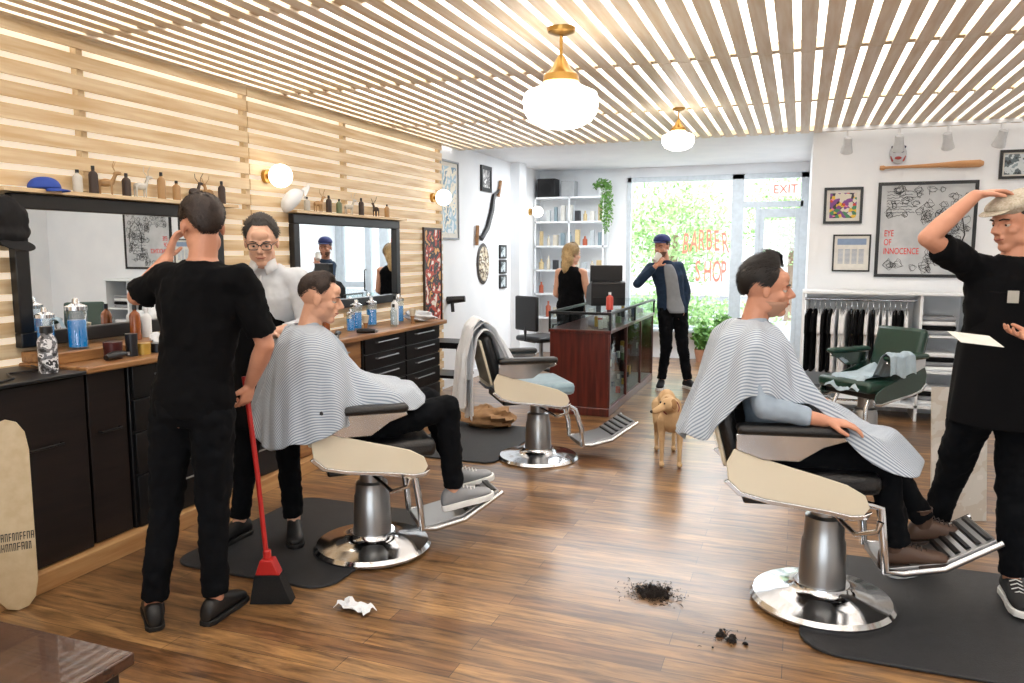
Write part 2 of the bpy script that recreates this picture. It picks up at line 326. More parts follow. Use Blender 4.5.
b=B().tube([(0,-.0,0),(.03,0,0),(.05,0,.002),(.25,0,.004),(.5,0,.008),(.66,0,.01),(.83,0,.012),(.86,0,.012)],[.02,.024,.013,.014,.022,.033,.034,.02],n=16)
mk('baseball_bat',b,wood('bat_wood','d9a878','c08a58',0),loc=(.68,8.216,2.345),label='pale wooden baseball bat mounted on the wall',cat='bat')
t=thing('mask','small white mask with blue and red markings','mask',(.83,8.25,2.47))
mk('face_plate',B().ell((0,-.03,0),(.075,.04,.095)),mat('mask_white','c9ccd2',.4),parent=t)
mk('eye_marking',B().ell((-.03,-.065,.02),(.018,.01,.012)).ell((.03,-.065,.02),(.018,.01,.012)).tube([(-.06,-.05,.06),(0,-.068,.075),(.06,-.05,.06)],.012),mat('navy','1d2748',.4),parent=t)
mk('mouth_marking',B().ell((0,-.065,-.04),(.03,.01,.015)).tube([(-.06,-.045,-.02),(-.045,-.05,-.07)],.008).tube([(.06,-.045,-.02),(.045,-.05,-.07)],.008),mat('mask_red','a8322e',.4),parent=t)
frame('tall pale blue print in a black frame','x+',(-3.75,8.0,2.13),.50,.88,mat('grey_frame','8a9096',.4),aB,fw=.02,mount=.05)
frame('small picture in a thick black frame','x+',(-3.75,9.1,2.46),.34,.32,bf,aG,fw=.05)
for i in range(3): frame('small dark framed photograph in a column','x+',(-3.75,9.68,1.55-.2*i),.24,.18,bf,aK,fw=.025,group='small framed photographs')
frame('red and cream poster on the slatted wall','x+',(-3.68,7.42,1.28),.42,1.05,mat('brown_frame','3b2a20',.4),aR,fw=.02)
t=thing('wall_saw','curved two handled black crosscut saw hung on the wall','saw',(-3.72,9.2,2.05),math.pi/2)
mk('saw_blade',B().tube([(-.45,0,-.3),(-.3,0,-.34),(-.1,0,-.2),(.05,0,.02),(.12,0,.22),(.3,0,.3)],[.012,.03,.035,.035,.028,.014],n=6),blackm,parent=t)
mk('handle',B().cyl((.28,0,.22),(.36,0,.42),.022),mwood,parent=t); mk('handle',B().cyl((-.45,0,-.42),(-.42,0,-.18),.022),mwood,parent=t)
t=thing('oval_plaque','oval cream plaque with dark rim and drawn figure','plaque',(-3.74,9.0,1.4))
mk('rim',B().ell((0,0,0),(.02,.2,.26),n=32),mat('plaque_rim','3a332d',.4),parent=t); mk('panel',B().ell((.012,0,0),(.02,.165,.22),n=32),artmat('plaque_art',['e9e2d2','cdbfa2','6b5a48','e9e2d2'],14,'n'),parent=t)
t=thing('hair_dryer','black wall mounted hair dryer','hair dryer',(-3.75,7.95,1.0))
mk('barrel',B().cyl((0,0,0),(.2,.05,.02),.045,.035),black,parent=t); mk('grip',B().cyl((.06,0,0),(.07,0,-.13),.02),black,parent=t)
for i,(y,z,w,h,m) in enumerate([(2.2,1.75,.5,.6,aC),(3.0,1.8,.45,.45,aR),(3.8,1.7,.5,.7,aB),(4.9,1.8,.6,.6,aG),(6.2,1.75,.5,.65,aC),(7.2,1.8,.5,.5,aR)]):
    frame('framed picture hung on the white side wall','x-',(3.0,y,z),w,h,bf,m,mount=.05)
for y,m in [(3.42,aC),(4.35,aR),(5.6,aB)]:
    b=B().prism([(-.1,-.35),(-.07,-.4),(0,-.42),(.07,-.4),(.1,-.35),(.1,.35),(.07,.4),(0,.42),(-.07,.4),(-.1,.35)],-.012,0)
    mk('skateboard_deck',b,m,loc=(3.0,y,1.7),rz=-math.pi/2,label='graphic skateboard deck hung on the white side wall',cat='skateboard',group='wall hung skateboard decks')
# ------------------------------------------------------------------ WORKSTATIONS
def cabinet(label,x0,x1,y0,y1,z0,z1,rows,bm,dm,hm,name='drawer_cabinet',cols=1,gap=.012):
    t=thing(name,label,'cabinet',(x0,y0,z0)); W=x1-x0;D=y1-y0;H=z1-z0
    mk('body',B().box(0,W-.02,0,D,0,H),bm,parent=t,bev=.004)
    cw=D/cols; tot=sum(rows)
    for c in range(cols):
        z=H
        for r in rows:
            h=(H)*r/tot; d=mk('drawer',B().box(W-.02,W,c*cw+gap,(c+1)*cw-gap,z-h+gap/2,z-gap/2),dm,parent=t,bev=.003)
            mk('handle',B().tube([(W,c*cw+cw*.25,z-h*.35),(W+.022,c*cw+cw*.25,z-h*.35),(W+.022,c*cw+cw*.75,z-h*.35),(W,c*cw+cw*.75,z-h*.35)],.006,n=8),hm,parent=d)
            z-=h
    return t
mk('plinth',B().box(-3.66,-3.19,1.4,6.72,0,.09),wood('light_ply','c49a68','a9794a',1),label='light wood plinth under the workstations',cat='plinth',bev=.003)
cabinet('large dark stained wooden cabinet with plain doors',-3.66,-3.24,1.5,2.74,.09,.965,[1],dwood,dwood,blackm,cols=2)
cabinet('dark wooden cabinet next to the tool drawers',-3.66,-3.26,2.75,3.0,.09,.965,[1],dwood,dwood,blackm)
cabinet('black metal tool drawer cabinet with slim handles',-3.66,-3.24,3.01,4.3,.09,.965,[1,1,1.3,1.6],black,blackm,steel,cols=2)
mk('worktop',B().box(-3.67,-3.2,2.72,4.32,.967,1.0),mwood,label='oak worktop with a rounded edge on the black cabinets',cat='worktop',bev=.008)
mk('worktop',B().box(-3.67,-3.2,1.48,2.715,.967,.985),black,label='black laminate worktop on the dark cabinet',cat='worktop',bev=.004)
cabinet('dark wooden cabinet under the second mirror',-3.66,-3.26,4.45,5.3,.09,.86,[1,1,1.3],dwood,mwood,steel,cols=1)
cabinet('black metal drawer cabinet with many slim drawers',-3.66,-3.24,5.31,6.7,.09,.86,[1,1,1,1.2,1.6],black,blackm,steel,cols=2)
mk('worktop',B().box(-3.67,-3.18,4.42,6.74,.862,.9),mwood,label='long oak worktop below the second mirror',cat='worktop',bev=.008)
t=thing('rolling_cart','black metal tool cart with open trays','cart',(-3.45,7.0,0))
mk('tray',B().box(-.2,.35,-.16,.2,.6,.66).box(-.2,.35,-.16,.2,.3,.33),blackm,parent=t,bev=.004)
for sx in (-.18,.32):
    for sy in (-.14,.18): mk('leg',B().cyl((sx,sy,.0),(sx,sy,.62),.012),blackm,parent=t)
mir=mat('mirror_glass','f2f5f6',.01,1,c2='f2f5f6')
for y0,y1 in ((2.72,4.2),(4.97,6.64)):
    t=thing('wall_mirror','wide rectangular mirror in a thick black frame','mirror',(-3.678,(y0+y1)/2,1.46),math.pi/2,group='workstation mirrors')
    w=y1-y0;h=.77;f=.075
    mk('mirror_frame',B().box(-w/2,w/2,-.05,0,h/2-f,h/2).box(-w/2,w/2,-.05,0,-h/2,-h/2+f).box(-w/2,-w/2+f,-.05,0,-h/2+f,h/2-f).box(w/2-f,w/2,-.05,0,-h/2+f,h/2-f),black,parent=t,bev=.006)
    mk('mirror_pane',B().box(-w/2+f,w/2-f,-.02,-.004,-h/2+f,h/2-f),mir,parent=t)
mk('wall_ledge',B().box(-3.68,-3.58,2.65,4.3,1.85,1.87),pineW,label='narrow pine ledge above the mirror',cat='shelf'); mk('wall_ledge',B().box(-3.68,-3.58,4.95,6.7,1.85,1.87),pineW,label='narrow pine ledge above the second mirror',cat='shelf')
mk('riser_shelf',B().box(-3.67,-3.42,2.74,4.28,1.001,1.055),mwood,label='low oak riser shelf at the back of the worktop',cat='shelf',bev=.004)
blue=mat('disinfectant_blue','1585c8',.1,em=.2,ec='1585c8'); clearg=glassmat('clear_glass','e8f4fa',.15)
def jar(p,s=1,label='tall glass disinfectant jar with blue liquid and chrome lid'):
    t=thing('disinfectant_jar',label,'jar',p,group='disinfectant jars')
    mk('liquid',B().lathe([(0,.01),(.043*s,.01),(.043*s,.15*s),(0,.15*s)]),blue,parent=t)
    mk('glass',B().lathe([(.03*s,0),(.05*s,.0),(.05*s,.20*s),(.046*s,.205*s)]),clearg,parent=t)
    mk('lid',B().lathe([(0,.20*s),(.053*s,.20*s),(.053*s,.22*s),(.02*s,.235*s),(.015*s,.26*s),(0,.265*s)]),chrome,parent=t)
jar((-3.5,2.93,1.056)); jar((-3.55,2.79,1.056),.85); jar((-3.5,5.62,.901),.95); jar((-3.55,5.95,.901),.95); jar((-3.5,6.35,.901)); jar((-3.45,5.45,.901),.7)
def bottle(p,h,r,m,mc,label,name='bottle',group=None,neck=.35):
    t=thing(name,label,'bottle',p,group=group)
    mk('bottle_body',B().lathe([(0,0),(r,0),(r,h*.68),(r*.85,h*.75),(r*neck,h*.82),(r*neck,h*.88),(0,h*.88)],n=20),m,parent=t)
    mk('bottle_cap',B().lathe([(0,h*.86),(r*neck*1.15,h*.86),(r*neck*1.1,h),(0,h)],n=16),mc,parent=t)
bottle((-3.33,2.62,.986),.22,.042,artmat('bottle_pattern',['1b1b1d','d8d8da','6a6a6e','1b1b1d'],30,'n'),black,'black and white patterned drinks bottle',neck=.6)
bottle((-3.4,6.1,.901),.26,.035,whiteplastic,black,'tall white spray bottle on the worktop'); bottle((-3.3,5.9,.901),.2,.03,clearg,black,'small clear bottle on the worktop')
bottle((-3.55,3.35,1.056),.2,.03,mat('amber','8c4a1c',.2),black,'amber tonic bottle on the riser'); bottle((-3.6,3.48,1.056),.17,.028,whiteplastic,whiteplastic,'white lotion bottle on the riser'); bottle((-3.52,5.2,.901),.18,.03,mat('amber'),black,'amber tonic bottle by the mirror')
for i,(y,r,h,c) in enumerate([(3.0,.045,.09,'4a1b1a'),(3.12,.03,.12,'2b2b2f'),(3.2,.035,.06,'c9a24a'),(3.3,.04,.05,'20242c')]):
    mk('pomade_tin',B().lathe([(0,0),(r,0),(r,h*.6),(r*1.04,h*.6),(r*1.04,h),(0,h)],n=20),mat('tin'+c,c,.3,.3),loc=(-3.34,y,1.001),label='small round grooming product tin on the worktop',cat='tin',group='grooming tins')
def clipper(p,rz):
    t=thing('hair_clipper','black electric hair clipper with steel blade','clipper',p,rz)
    mk('body',B().tube([(0,0,.02),(.03,0,.022),(.09,0,.025),(.15,0,.022)],[.014,.02,.022,.016]),black,parent=t); mk('blade',B().box(.15,.17,-.018,.018,.012,.03),steel,parent=t)
clipper((-3.3,3.55,1.001),.5); clipper((-3.3,5.0,.901),2); clipper((-3.3,4.75,.901),1); clipper((-3.3,5.3,.901),.3); clipper((-3.28,2.9,1.001),1.8)
def brush(p,rz):
    t=thing('duster_brush','barber neck brush with wooden handle','brush',p,rz)
    mk('handle',B().lathe([(0,0),(.018,0),(.012,.04),(.02,.06),(.022,.07),(0,.07)],n=16),mwood,parent=t); mk('bristles',B().lathe([(.02,.07),(.032,.13),(.0,.14)],n=16),mat('brush_hair','d8cdb6',.9),parent=t)
brush((-3.3,3.42,1.001),0); brush((-3.34,5.5,.901),0); brush((-3.3,6.25,.901),0)
mk('power_cable',B().tube([(-3.25,2.3,.99),(-3.3,2.42,.99),(-3.45,2.5,.99),(-3.4,2.66,.992),(-3.55,2.7,.995)],.005,n=6),black,label='coiled black power cable on the black worktop',cat='cable')
def crumple(b,c,r,seed=0,n=26,k=16,amp=.35):
    rr=random.Random(seed); ph=[(rr.uniform(0,6),rr.randint(2,5),rr.randint(1,4)) for _ in range(5)]
    L=[]
    for i in range(k+1):
        t=math.pi*(.02+.96*i/k); ring=[]
        for j in range(n):
            a=2*math.pi*j/n; q=1+amp*sum(math.sin(p+m*a+l*t*2) for p,m,l in ph)/3
            ring.append(V(c)+V((r[0]*math.sin(t)*math.cos(a)*q,r[1]*math.sin(t)*math.sin(a)*q,-r[2]*math.cos(t)*(q if t>1.5 else 1))))
        L.append(ring)
    return b.rings(L)
mk('crumpled_tissue',crumple(B(),(0,0,.04),(.09,.07,.045),3),wsh,loc=(-3.42,3.42,1.0),label='crumpled white tissue on the worktop',cat='tissue',sm=60)
mk('crumpled_towel',crumple(B(),(0,0,.05),(.14,.1,.05),5),wsh,loc=(-3.35,6.45,.9),label='crumpled white towel on the worktop',cat='towel',sm=60)
rr=random.Random(4); G=[[V((i*.018-.09+.006*math.sin(j*2+i),j*.016-.04+.01*math.sin(i*1.1),.004+.018*abs(math.sin(i*.9+j*.7))+.012*rr.random())) for j in range(6)] for i in range(11)]
mk('crumpled_paper',B().grid(G),wsh,loc=(-1.76,2.76,.0),rz=-.15,label='crumpled white neck strip tissue on the floor',cat='paper',sm=0,solid=.002)
def cap_obj(p,rz,m,label,parent=None,name='baseball_cap',s=1,rot=None):
    t=thing(name,label if not parent else None,None if parent else 'cap',p,rz,rot=rot)
    if parent: t.parent=parent
    R=[]
    for i in range(9):
        a=math.pi/2*i/8
        R.append([V((-.005+.112*s*math.cos(a)**.8*math.cos(2*math.pi*j/24),.088*s*math.cos(a)**.8*math.sin(2*math.pi*j/24),.085*s*math.sin(a))) for j in range(24)])
    mk('crown',B().rings(R),m,parent=t,sub=1)
    G=[[V((x0+.075*s*(1-((j-8)/8)**2*.9)*i/4, .078*s*(j-8)/8*(1-.1*i/4), .004-.012*(i/4)-.006*((j-8)/8)**2)) for j in range(17) for x0 in [(.10*s*math.sqrt(max(0,1-((j-8)/8*.86)**2)))]] for i in range(5)]
    mk('brim',B().grid(G),m,parent=t,solid=.004)
    return t
cap_obj((-3.62,2.90,1.872),.3,mat('royal_blue','2d4fae',.7),'royal blue baseball cap on the ledge',s=.75,name='blue_cap')
hat=mat('black_felt','0e0e11',.9)
t=thing('soft_cap','soft black cap hanging from the slatted wall','cap',(-3.60,2.66,1.70),.2)
mkr('crown',B().ell((0,0,.02),(.075,.115,.105)).ell((0,.01,-.05),(.07,.125,.07)),hat,.008,parent=t,sm=3,disp=.025,ds=.08)
mkr('brim',B().ell((.06,.0,-.11),(.055,.10,.012),M.Rotation(.6,3,'Y')),hat,.005,parent=t,sm=1)
cap_obj((-3.60,4.95,1.93),0,wsh,'white baseball cap hung at the mirror corner',s=1.0,name='white_cap',rot=(.4,-.9,.8))
tanm=mat('tan_glaze','b08a5c',.4); lam=[mat('fig_white','cfccc4',.4),tanm,mat('fig_dark','3a2c26',.5),mat('fig_green','6c7a5a',.4)]
def figurine(p,rz,m,s=1):
    t=thing('animal_figurine','small glazed antlered animal figurine on the ledge','figurine',p,rz,group='ledge figurines')
    b=B(); b.ell((0,0,.06*s),(.04*s,.018*s,.02*s)).cap((.03*s,0,.065*s),(.045*s,0,.1*s),.011*s,.009*s).ell((.055*s,0,.108*s),(.02*s,.01*s,.01*s))
    for x in(-.028,.026):
        for y in (-.01,.01): b.cap((x*s,y*s,.055*s),(x*s,y*s,.004*s),.006*s,.004*s,n=8)
    mkr('figurine_body',b,m,.003,parent=t,sm=2)
    mk('antler',B().tube([(.045*s,.006*s,.115*s),(.035*s,.02*s,.14*s),(.045*s,.03*s,.165*s)],.002,n=5).tube([(.045*s,-.006*s,.115*s),(.035*s,-.02*s,.14*s),(.045*s,-.03*s,.165*s)],.002,n=5),m,parent=t)
for y,m in [(3.28,1),(3.52,0),(3.95,2),(4.08,1),(5.3,1),(5.75,0),(6.2,2)]: figurine((-3.63,y,1.871),random.uniform(0,3),lam[m],1.1)
for y,h,m in [(3.1,.12,0),(3.2,.15,2),(3.42,.13,2),(3.68,.16,1),(3.80,.12,1),(4.2,.15,2),(5.15,.11,0),(5.45,.14,2),(5.6,.12,3),(5.95,.15,2),(6.4,.12,1)]:
    bottle((-3.63,y,1.871),h,.024,lam[m],black,'small vintage bottle on the ledge',group='ledge bottles')
# ------------------------------------------------------------------ mats, broom, board, table
def rrect(x0,x1,y0,y1,r,n=6):
    P=[]
    for cx,cy,a0 in ((x1-r,y1-r,0),(x0+r,y1-r,90),(x0+r,y0+r,180),(x1-r,y0+r,270)):
        for i in range(n+1): a=math.radians(a0+90*i/n); P.append((cx+r*math.cos(a),cy+r*math.sin(a)))
    return P
for P,l in ((rrect(-2.9,-1.98,2.86,3.98,.12),'near the mirror workstation'),(rrect(.06,1.40,3.06,4.15,.16),'under the standing barber'),(rrect(-2.9,-2.05,5.1,6.3,.1),'beside the empty chair')):
    mk('floor_mat',B().prism(P,.001,.014,'xy'),rubber,label='black rubber anti fatigue mat '+l,cat='mat',bev=.004,sm=0)
redp=mat('red_plastic','b0201c',.35)
t=thing('broom','red handled broom with black bristles','broom',(-2.17,2.70,.0),AZ)
mk('handle',B().tube([(.0,0,.16),(-.03,0,.6),(-.065,-.0,.98),(-.07,-.0,1.02)],.011),redp,parent=t)
mk('broom_head',B().prism([(-.05,.13),(-.025,.2),(.03,.2),(.06,.13)],-.03,.03,'xz').cyl((0,0,.19),(0,0,.24),.018),redp,parent=t,bev=.006)
mk('bristles',B().prism([(-.075,.0),(-.05,.13),(.06,.13),(.11,.0)],-.035,.035,'xz'),mat('bristle','0d0d0f',.9,bump=.8,bs=200),parent=t)
t=thing('skateboard','natural wood skateboard deck leaning on the cabinet','skateboard',(-3.145,2.25,0.0),0,rot=(.0,-.06,-.7))
P=[(-.1,.12),(-.085,.05),(-.05,.012),(0,.0),(.05,.012),(.085,.05),(.1,.12),(.1,.70),(.085,.78),(.05,.825),(0,.84),(-.05,.825),(-.085,.78),(-.1,.70)]
mk('deck',B().prism([(x*.8,z) for x,z in P],0,.012,'yz'),mat('deck_tan','c9b594',.4,c2='bfa985'),parent=t,bev=.002)
b=B(); rr=random.Random(3)
for r in range(2):
    y=-.072
    while y<.066:
        w=rr.uniform(.008,.012); z0=.31-r*.045; k=rr.randint(0,3)
        b.box(.0125,.0137,y,y+.003,z0,z0+.034)
        if k!=1: b.box(.0125,.0137,y+w-.003,y+w,z0,z0+.034)
        if k!=2: b.box(.0125,.0137,y,y+w,z0+.030,z0+.034)
        if k!=3: b.box(.0125,.0137,y,y+w,z0+.014,z0+.018)
        y+=w+.004
mk('printed_marks',b,inkm,parent=t,sm=0)
t=thing('coffee_table','low dark brown wooden table with thick edge','table',(-2.55,1.0,0))
mk('table_top',B().box(-.6,.78,-.4,.6,.36,.40),wood('table_wood','4e3426','36221a',0,r=.25,coat=.3),parent=t,bev=.006); mk('apron',B().box(-.56,.74,-.36,.56,.28,.36),dwood,parent=t)
for x in (-.54,.72):
    for y in (-.34,.54): mk('leg',B().box(x-.03,x+.03,y-.03,y+.03,0,.36),dwood,parent=t,bev=.004)
hairm=mat('cut_hair','140d09',.9,c2='20150f',sc=80,bump=1,bs=150)
def pile(p,rx,ry,n,label):
    b=B()
    for i in range(n):
        a=random.uniform(0,6.28); q=abs(random.gauss(0,.40)); x=math.cos(a)*q*rx;y=math.sin(a)*q*ry; z=.03*max(0,1-q)*random.random()+.002
        a2=random.uniform(0,6.28); l=random.uniform(.008,.018); d=V((math.cos(a2)*l,math.sin(a2)*l,random.uniform(-.002,.006))); b.tube([V((x,y,z)),V((x,y,z))+d*.5+V((0,0,.004)),V((x,y,z))+d],[.0012,.0018,.0008],n=3)
    for i in range(26 if n>200 else 7):
        q=abs(random.gauss(0,.34)) if n>200 else random.uniform(.2,.9); a=random.uniform(0,6.28); s=random.uniform(.6,1)*(1.15-q)
        b.ell((math.cos(a)*q*rx,math.sin(a)*q*ry,.005),(.030*s,.022*s,.018*s),M.Rotation(a*2,3,'Z'),n=9,k=5)
    o=mk('hair_clippings',b,hairm,loc=p,label=label,cat='hair'); o['kind']='stuff'
pile((-.57,3.37,0),.16,.13,1000,'pile of dark hair clippings on the wood floor'); pile((-.22,3.05,0),.12,.10,60,'few scattered hair clippings')
mk('paper_sack',crumple(B(),(0,0,.08),(.24,.2,.09),11,amp=.3),mat('kraft','a07c56',.85,c2='8c6a48'),loc=(-2.54,6.25,0),label='crumpled brown paper sack on the floor',cat='sack',sm=60)
# ------------------------------------------------------------------ BARBER CHAIR
def chair(loc,rz,lift,label,lea,frm,dx=0,fx=0,bh=.46,sides=None,fz=0,seatm=None):
    t=thing('barber_chair',label,'chair',loc,rz); L=lift; sides=sides or frm
    mk('base',B().lathe([(0,0),(.30,0),(.305,.012),(.29,.03),(.22,.042),(.15,.055),(.12,.075),(.115,.09),(0,.09)],n=48),chrome,parent=t)
    mk('column',B().lathe([(0,.08),(.10,.08),(.092,.28),(.085,.29),(.082,.35+L),(.06,.36+L),(.06,.44+L),(0,.44+L)],n=32),steel,parent=t)
    P=[(-.315,.70),(-.345,.64),(-.335,.57),(-.28,.52),(-.18,.495),(-.05,.478),(.06,.462),(.15,.445),(.20,.45),(.22,.48),(.20,.53),(.13,.57),(.03,.60),(-.08,.63),(-.20,.665)]
    P=[(x+dx,z+L) for x,z in P]
    Q=[(-.335,.57),(-.28,.52),(-.18,.495),(-.05,.478),(.06,.462),(.15,.445),(.20,.45),(.23,.465),(.21,.43),(.15,.425),(.05,.445),(-.05,.46),(-.18,.477),(-.295,.505),(-.352,.56)]
    Q=[(x+dx,z+L) for x,z in Q]
    for s in (-1,1):
        p=mk('side_panel',B().prism(P,s*.262-.006,s*.262+.006),sides,parent=t,bev=.004,label='enamelled side panel')
        mk('chrome_trim',B().prism(Q,s*.262-.010,s*.262+.010),chrome,parent=p,bev=.003)
        a=mk('armrest',B().box(-.31+dx,.12+dx,s*.27-.042,s*.27+.042,.768+L,.81+L),lea,parent=t,bev=.018)
        mk('armrest_support',B().prism([(x+dx,z+L) for x,z in [(-.31,.767),(.11,.767),(.12,.75),(.03,.72),(-.06,.66),(-.20,.66),(-.31,.70)]],s*.268-.008,s*.268+.008),chrome,parent=a,bev=.004)
    mk('seat_frame',B().box(-.27+dx,.17+dx,-.25,.25,.465+L,.52+L),leather,parent=t,bev=.01)
    mk('seat',B().box(-.27+dx,.27+dx,-.252,.252,.52+L,.61+L),seatm or lea,parent=t,bev=.03)
    T=M.Translation((-.28+dx,0,.60+L))@M.Rotation(-.26,4,'Y')
    mk('backrest',B().box(-.045,.03,-.22,.22,0,bh,T),lea,parent=t,bev=.03)
    mk('back_shell',B().box(-.065,-.046,-.20,.20,.02,bh-.02,T),frm,parent=t,bev=.008)
    F=fx; L=lift+fz
    f=mk('footrest',B().prism([(.30+F,.125+L),(.52+F,.165+L),(.72+F,.28+L),(.73+F,.255+L),(.53+F,.135+L),(.30+F,.095+L)],-.15,.15),steel,parent=t,bev=.003)
    for s in (-1,1):
        mk('footrest_arm',B().tube([(.14+dx*.5,s*.15,.47+lift),(.24+F*.6,s*.155,.39+L),(.29+F,s*.16,.24+L),(.30+F,s*.165,.12+L),(.37+F,s*.165,.115+L),(.53+F,s*.165,.145+L),(.74+F,s*.165,.27+L)],[.016,.018,.018,.018,.015,.014,.012]),chrome,parent=f)
    b=B()
    for i in range(5): x=.55+F+i*.038; z=.182+(x-F-.55)*.57+L; b.box(x-.010,x+.010,-.13,.13,z-.006,z+.008)
    mk('footrest_treads',b,blackm,parent=f)
    mk('lever',B().tube([(.0,-.06,.40+lift),(.05,-.30,.38+lift),(.12,-.34,.41+lift),(.13,-.34,.45+lift)],[.01,.01,.01,.014]),chrome,parent=t)
    return t
R=math.radians
YR,YL,YB=AZ-R(10),AZ+R(20),AZ+R(14)
chair((.15,3.54,.014),YR,.04,'vintage barber chair with cream enamel sides and black leather, occupied',leather,cream,dx=-.11,fx=-.09,bh=.32,fz=.06)
chair((-2.05,3.40,.014),YL,.0,'vintage cream and chrome barber chair with black seat beside mirrors',leather,cream,dx=.02,fx=-.07,bh=.32)
chair((-1.80,5.40,0),YB,.0,'empty vintage barber chair with sheen-coloured cushion, draped in white cloth',mat('dark_leather2','101214',.3),cream,dx=-.06,fx=.0,bh=.38,seatm=mat('seat_sheen_tint','8aa3ad',.3,c2='7a939e'))  # light blue reflections on the glossy black seat painted as its colour
gl=mat('green_leather','17382d',.3,bump=.2,bs=120); gsh=mat('green_enamel','1c3a31',.25,coat=.5); chair((.54,6.65,0),AZ+R(205),-.04,'dark green leather barber chair holding a pale cloth',gl,gsh,bh=.40,sides=gsh,fx=-.1)
def drape(name,path,w,m,parent,label=None,amp=.012,fl=.1,ax='y',ph=0,**kw):
    pts=[V((p[0],0,p[1])) for p in path]; G=[]; nn=40; wv=48
    seg=[(pts[i+1]-pts[i]).length for i in range(len(pts)-1)]; tot=sum(seg)
    for i in range(nn+1):
        s=tot*i/nn; k=0
        while k<len(seg)-1 and s>seg[k]: s-=seg[k]; k+=1
        p=pts[k].lerp(pts[k+1],min(1,s/seg[k])); tn=(pts[k+1]-pts[k]).normalized(); nm=V((tn.z,0,-tn.x)); e=abs(i/nn-.5)*2
        row=[]
        for j in range(wv+1):
            u=j/wv*2*math.pi; o=amp*(.2+e)*(math.sin(u*3+.9*e+ph)+.6*math.sin(u*5+2+1.5*e+ph)+.3*math.sin(u*9+i*.12))
            q=p+nm*o+V((0,(j/wv-.5)*w*(1+fl*e),.02*math.sin(u*1.5+ph)*e))
            row.append(q if ax=='y' else V((q.y,q.x,q.z)))
        G.append(row)
    return mk(name,B().grid(G),m,parent=parent,solid=.005,label=label,sub=1,**kw)
t=thing('draped_cloth','bulky white cloth bunched over the empty chair back','cloth',(-1.80,5.40,0),YB)
drape('cloth',[(-.27,.70),(-.34,.86),(-.41,.99),(-.46,1.01),(-.51,.95),(-.54,.75),(-.55,.36)],.46,wsh,t,amp=.014,fl=.06)
drape('cloth_layer',[(-.29,.80),(-.38,1.0),(-.45,1.06),(-.53,.99),(-.58,.8),(-.60,.44)],.38,wsh,t,amp=.018,fl=.15,ph=1.5)
drape('cloth_layer',[(-.24,.76),(-.32,.92),(-.40,1.04),(-.47,1.08),(-.53,1.02),(-.56,.66)],.28,wsh,t,amp=.022,fl=.3,ph=3)
pb=mat('pale_blue_cloth','a4b6c1',.8)
t=thing('draped_cloth','pale blue cloth thrown over the green chair arm','cloth',(.54,6.65,.02),AZ+R(205))
drape('cloth',[(.02,.57),(.16,.58),(.225,.74),(.265,.775),(.315,.75),(.33,.60)],.26,pb,t,amp=.006,ax='x')
drape('cloth_layer',[(-.2,.61),(-.05,.57),(.08,.57),(.20,.57),(.29,.47)],.30,pb,t,amp=.006)
# ------------------------------------------------------------------ RECEPTION
t=thing('reception_desk','dark cherry wood reception desk with glass display case','desk',(-2.22,7.0,0))
mk('desk_body',B().box(0,.58,0,.04,.08,.80).box(0,.04,.04,2.3,.08,.80).box(.04,.58,2.26,2.3,.08,.80),cherry,parent=t,bev=.006)
mk('desk_base',B().box(-.01,.59,-.01,2.31,0,.08),cherry,parent=t,bev=.008)
mk('case_lining',B().box(.041,.05,.05,2.25,.081,.79).box(.05,.57,.05,2.25,.081,.086),mat('lining','8d8a86',.6),parent=t)
mk('shelf',B().box(.04,.56,.04,2.26,.38,.40),glass,parent=t)
mk('glass_front',B().box(.572,.58,.04,2.26,.10,.78).box(0,.58,0,.006,.82,.97).box(.574,.58,.0,2.3,.82,.97),glassmat('case_glass','eef4f4',.10),parent=t)
b=B()
for y in (.02,.78,1.54,2.28): b.box(.56,.59,y-.012,y+.012,.08,.80)
b.box(-.01,.60,-.015,2.31,.79,.82)
mk('case_rail',b,cherry,parent=t,bev=.003)
b=B().box(-.01,.60,-.015,.01,.965,.99).box(.575,.60,.01,2.31,.965,.99).box(-.01,.02,.01,2.31,.965,.99)
for x,y in ((0,0),(.59,0),(.59,1.15),(.59,2.3)): b.box(x-.01,x+.01,y-.01,y+.01,.82,.98)
mk('case_frame',b,blackm,parent=t,bev=.003)
mk('counter_glass',B().box(0,.59,0,2.3,.982,.99),glassmat('case_glass'),parent=t)
rr=random.Random(5); cols=['b5442f','d8d3c8','2b3a55','c9a24a','3a3a3c','7a8f6a','e6e2da']
for z,n in ((.825,22),(.405,16),(.087,12)):
    for i in range(n):
        y=7.12+i*(2.1/n); h=rr.uniform(.05,.12); w=rr.uniform(.03,.05); c=rr.choice(cols)
        if rr.random()<.5: mk('product_box',B().box(-w/2,w/2,-w/2,w/2,0,h),mat('pr'+c,c,.4),loc=(-2.22+rr.uniform(.3,.5),y,z),rz=rr.uniform(-.3,.3),label='small grooming product box in the display case',cat='box',group='products in the display case')
        else: mk('product_tin',B().lathe([(0,0),(w/2,0),(w/2,h*.7),(w*.52,h*.7),(w*.52,h*.9),(0,h*.9)],n=14),mat('pr'+c,c,.4),loc=(-2.22+rr.uniform(.3,.5),y,z),label='small grooming product tin in the display case',cat='tin',group='products in the display case')
t=thing('cash_register','bulky black cash register seen from behind on the desk','register',(-1.92,8.0,.991),R(25))
mk('register_body',B().prism([(-.16,0),(.16,0),(.16,.12),(.10,.20),(-.12,.26),(-.16,.24)],-.18,.18,'yz'),black,parent=t,bev=.01)
mk('display_screen',B().box(-.17,.17,-.06,.0,.24,.42),black,parent=t,bev=.01); mk('cash_drawer',B().box(-.17,.17,-.165,-.155,.01,.09),blackm,parent=t,bev=.003)
bottle((-1.72,7.35,.991),.17,.035,mat('red_label','c4473a',.4),whiteplastic,'small red and white bottle on the desk')
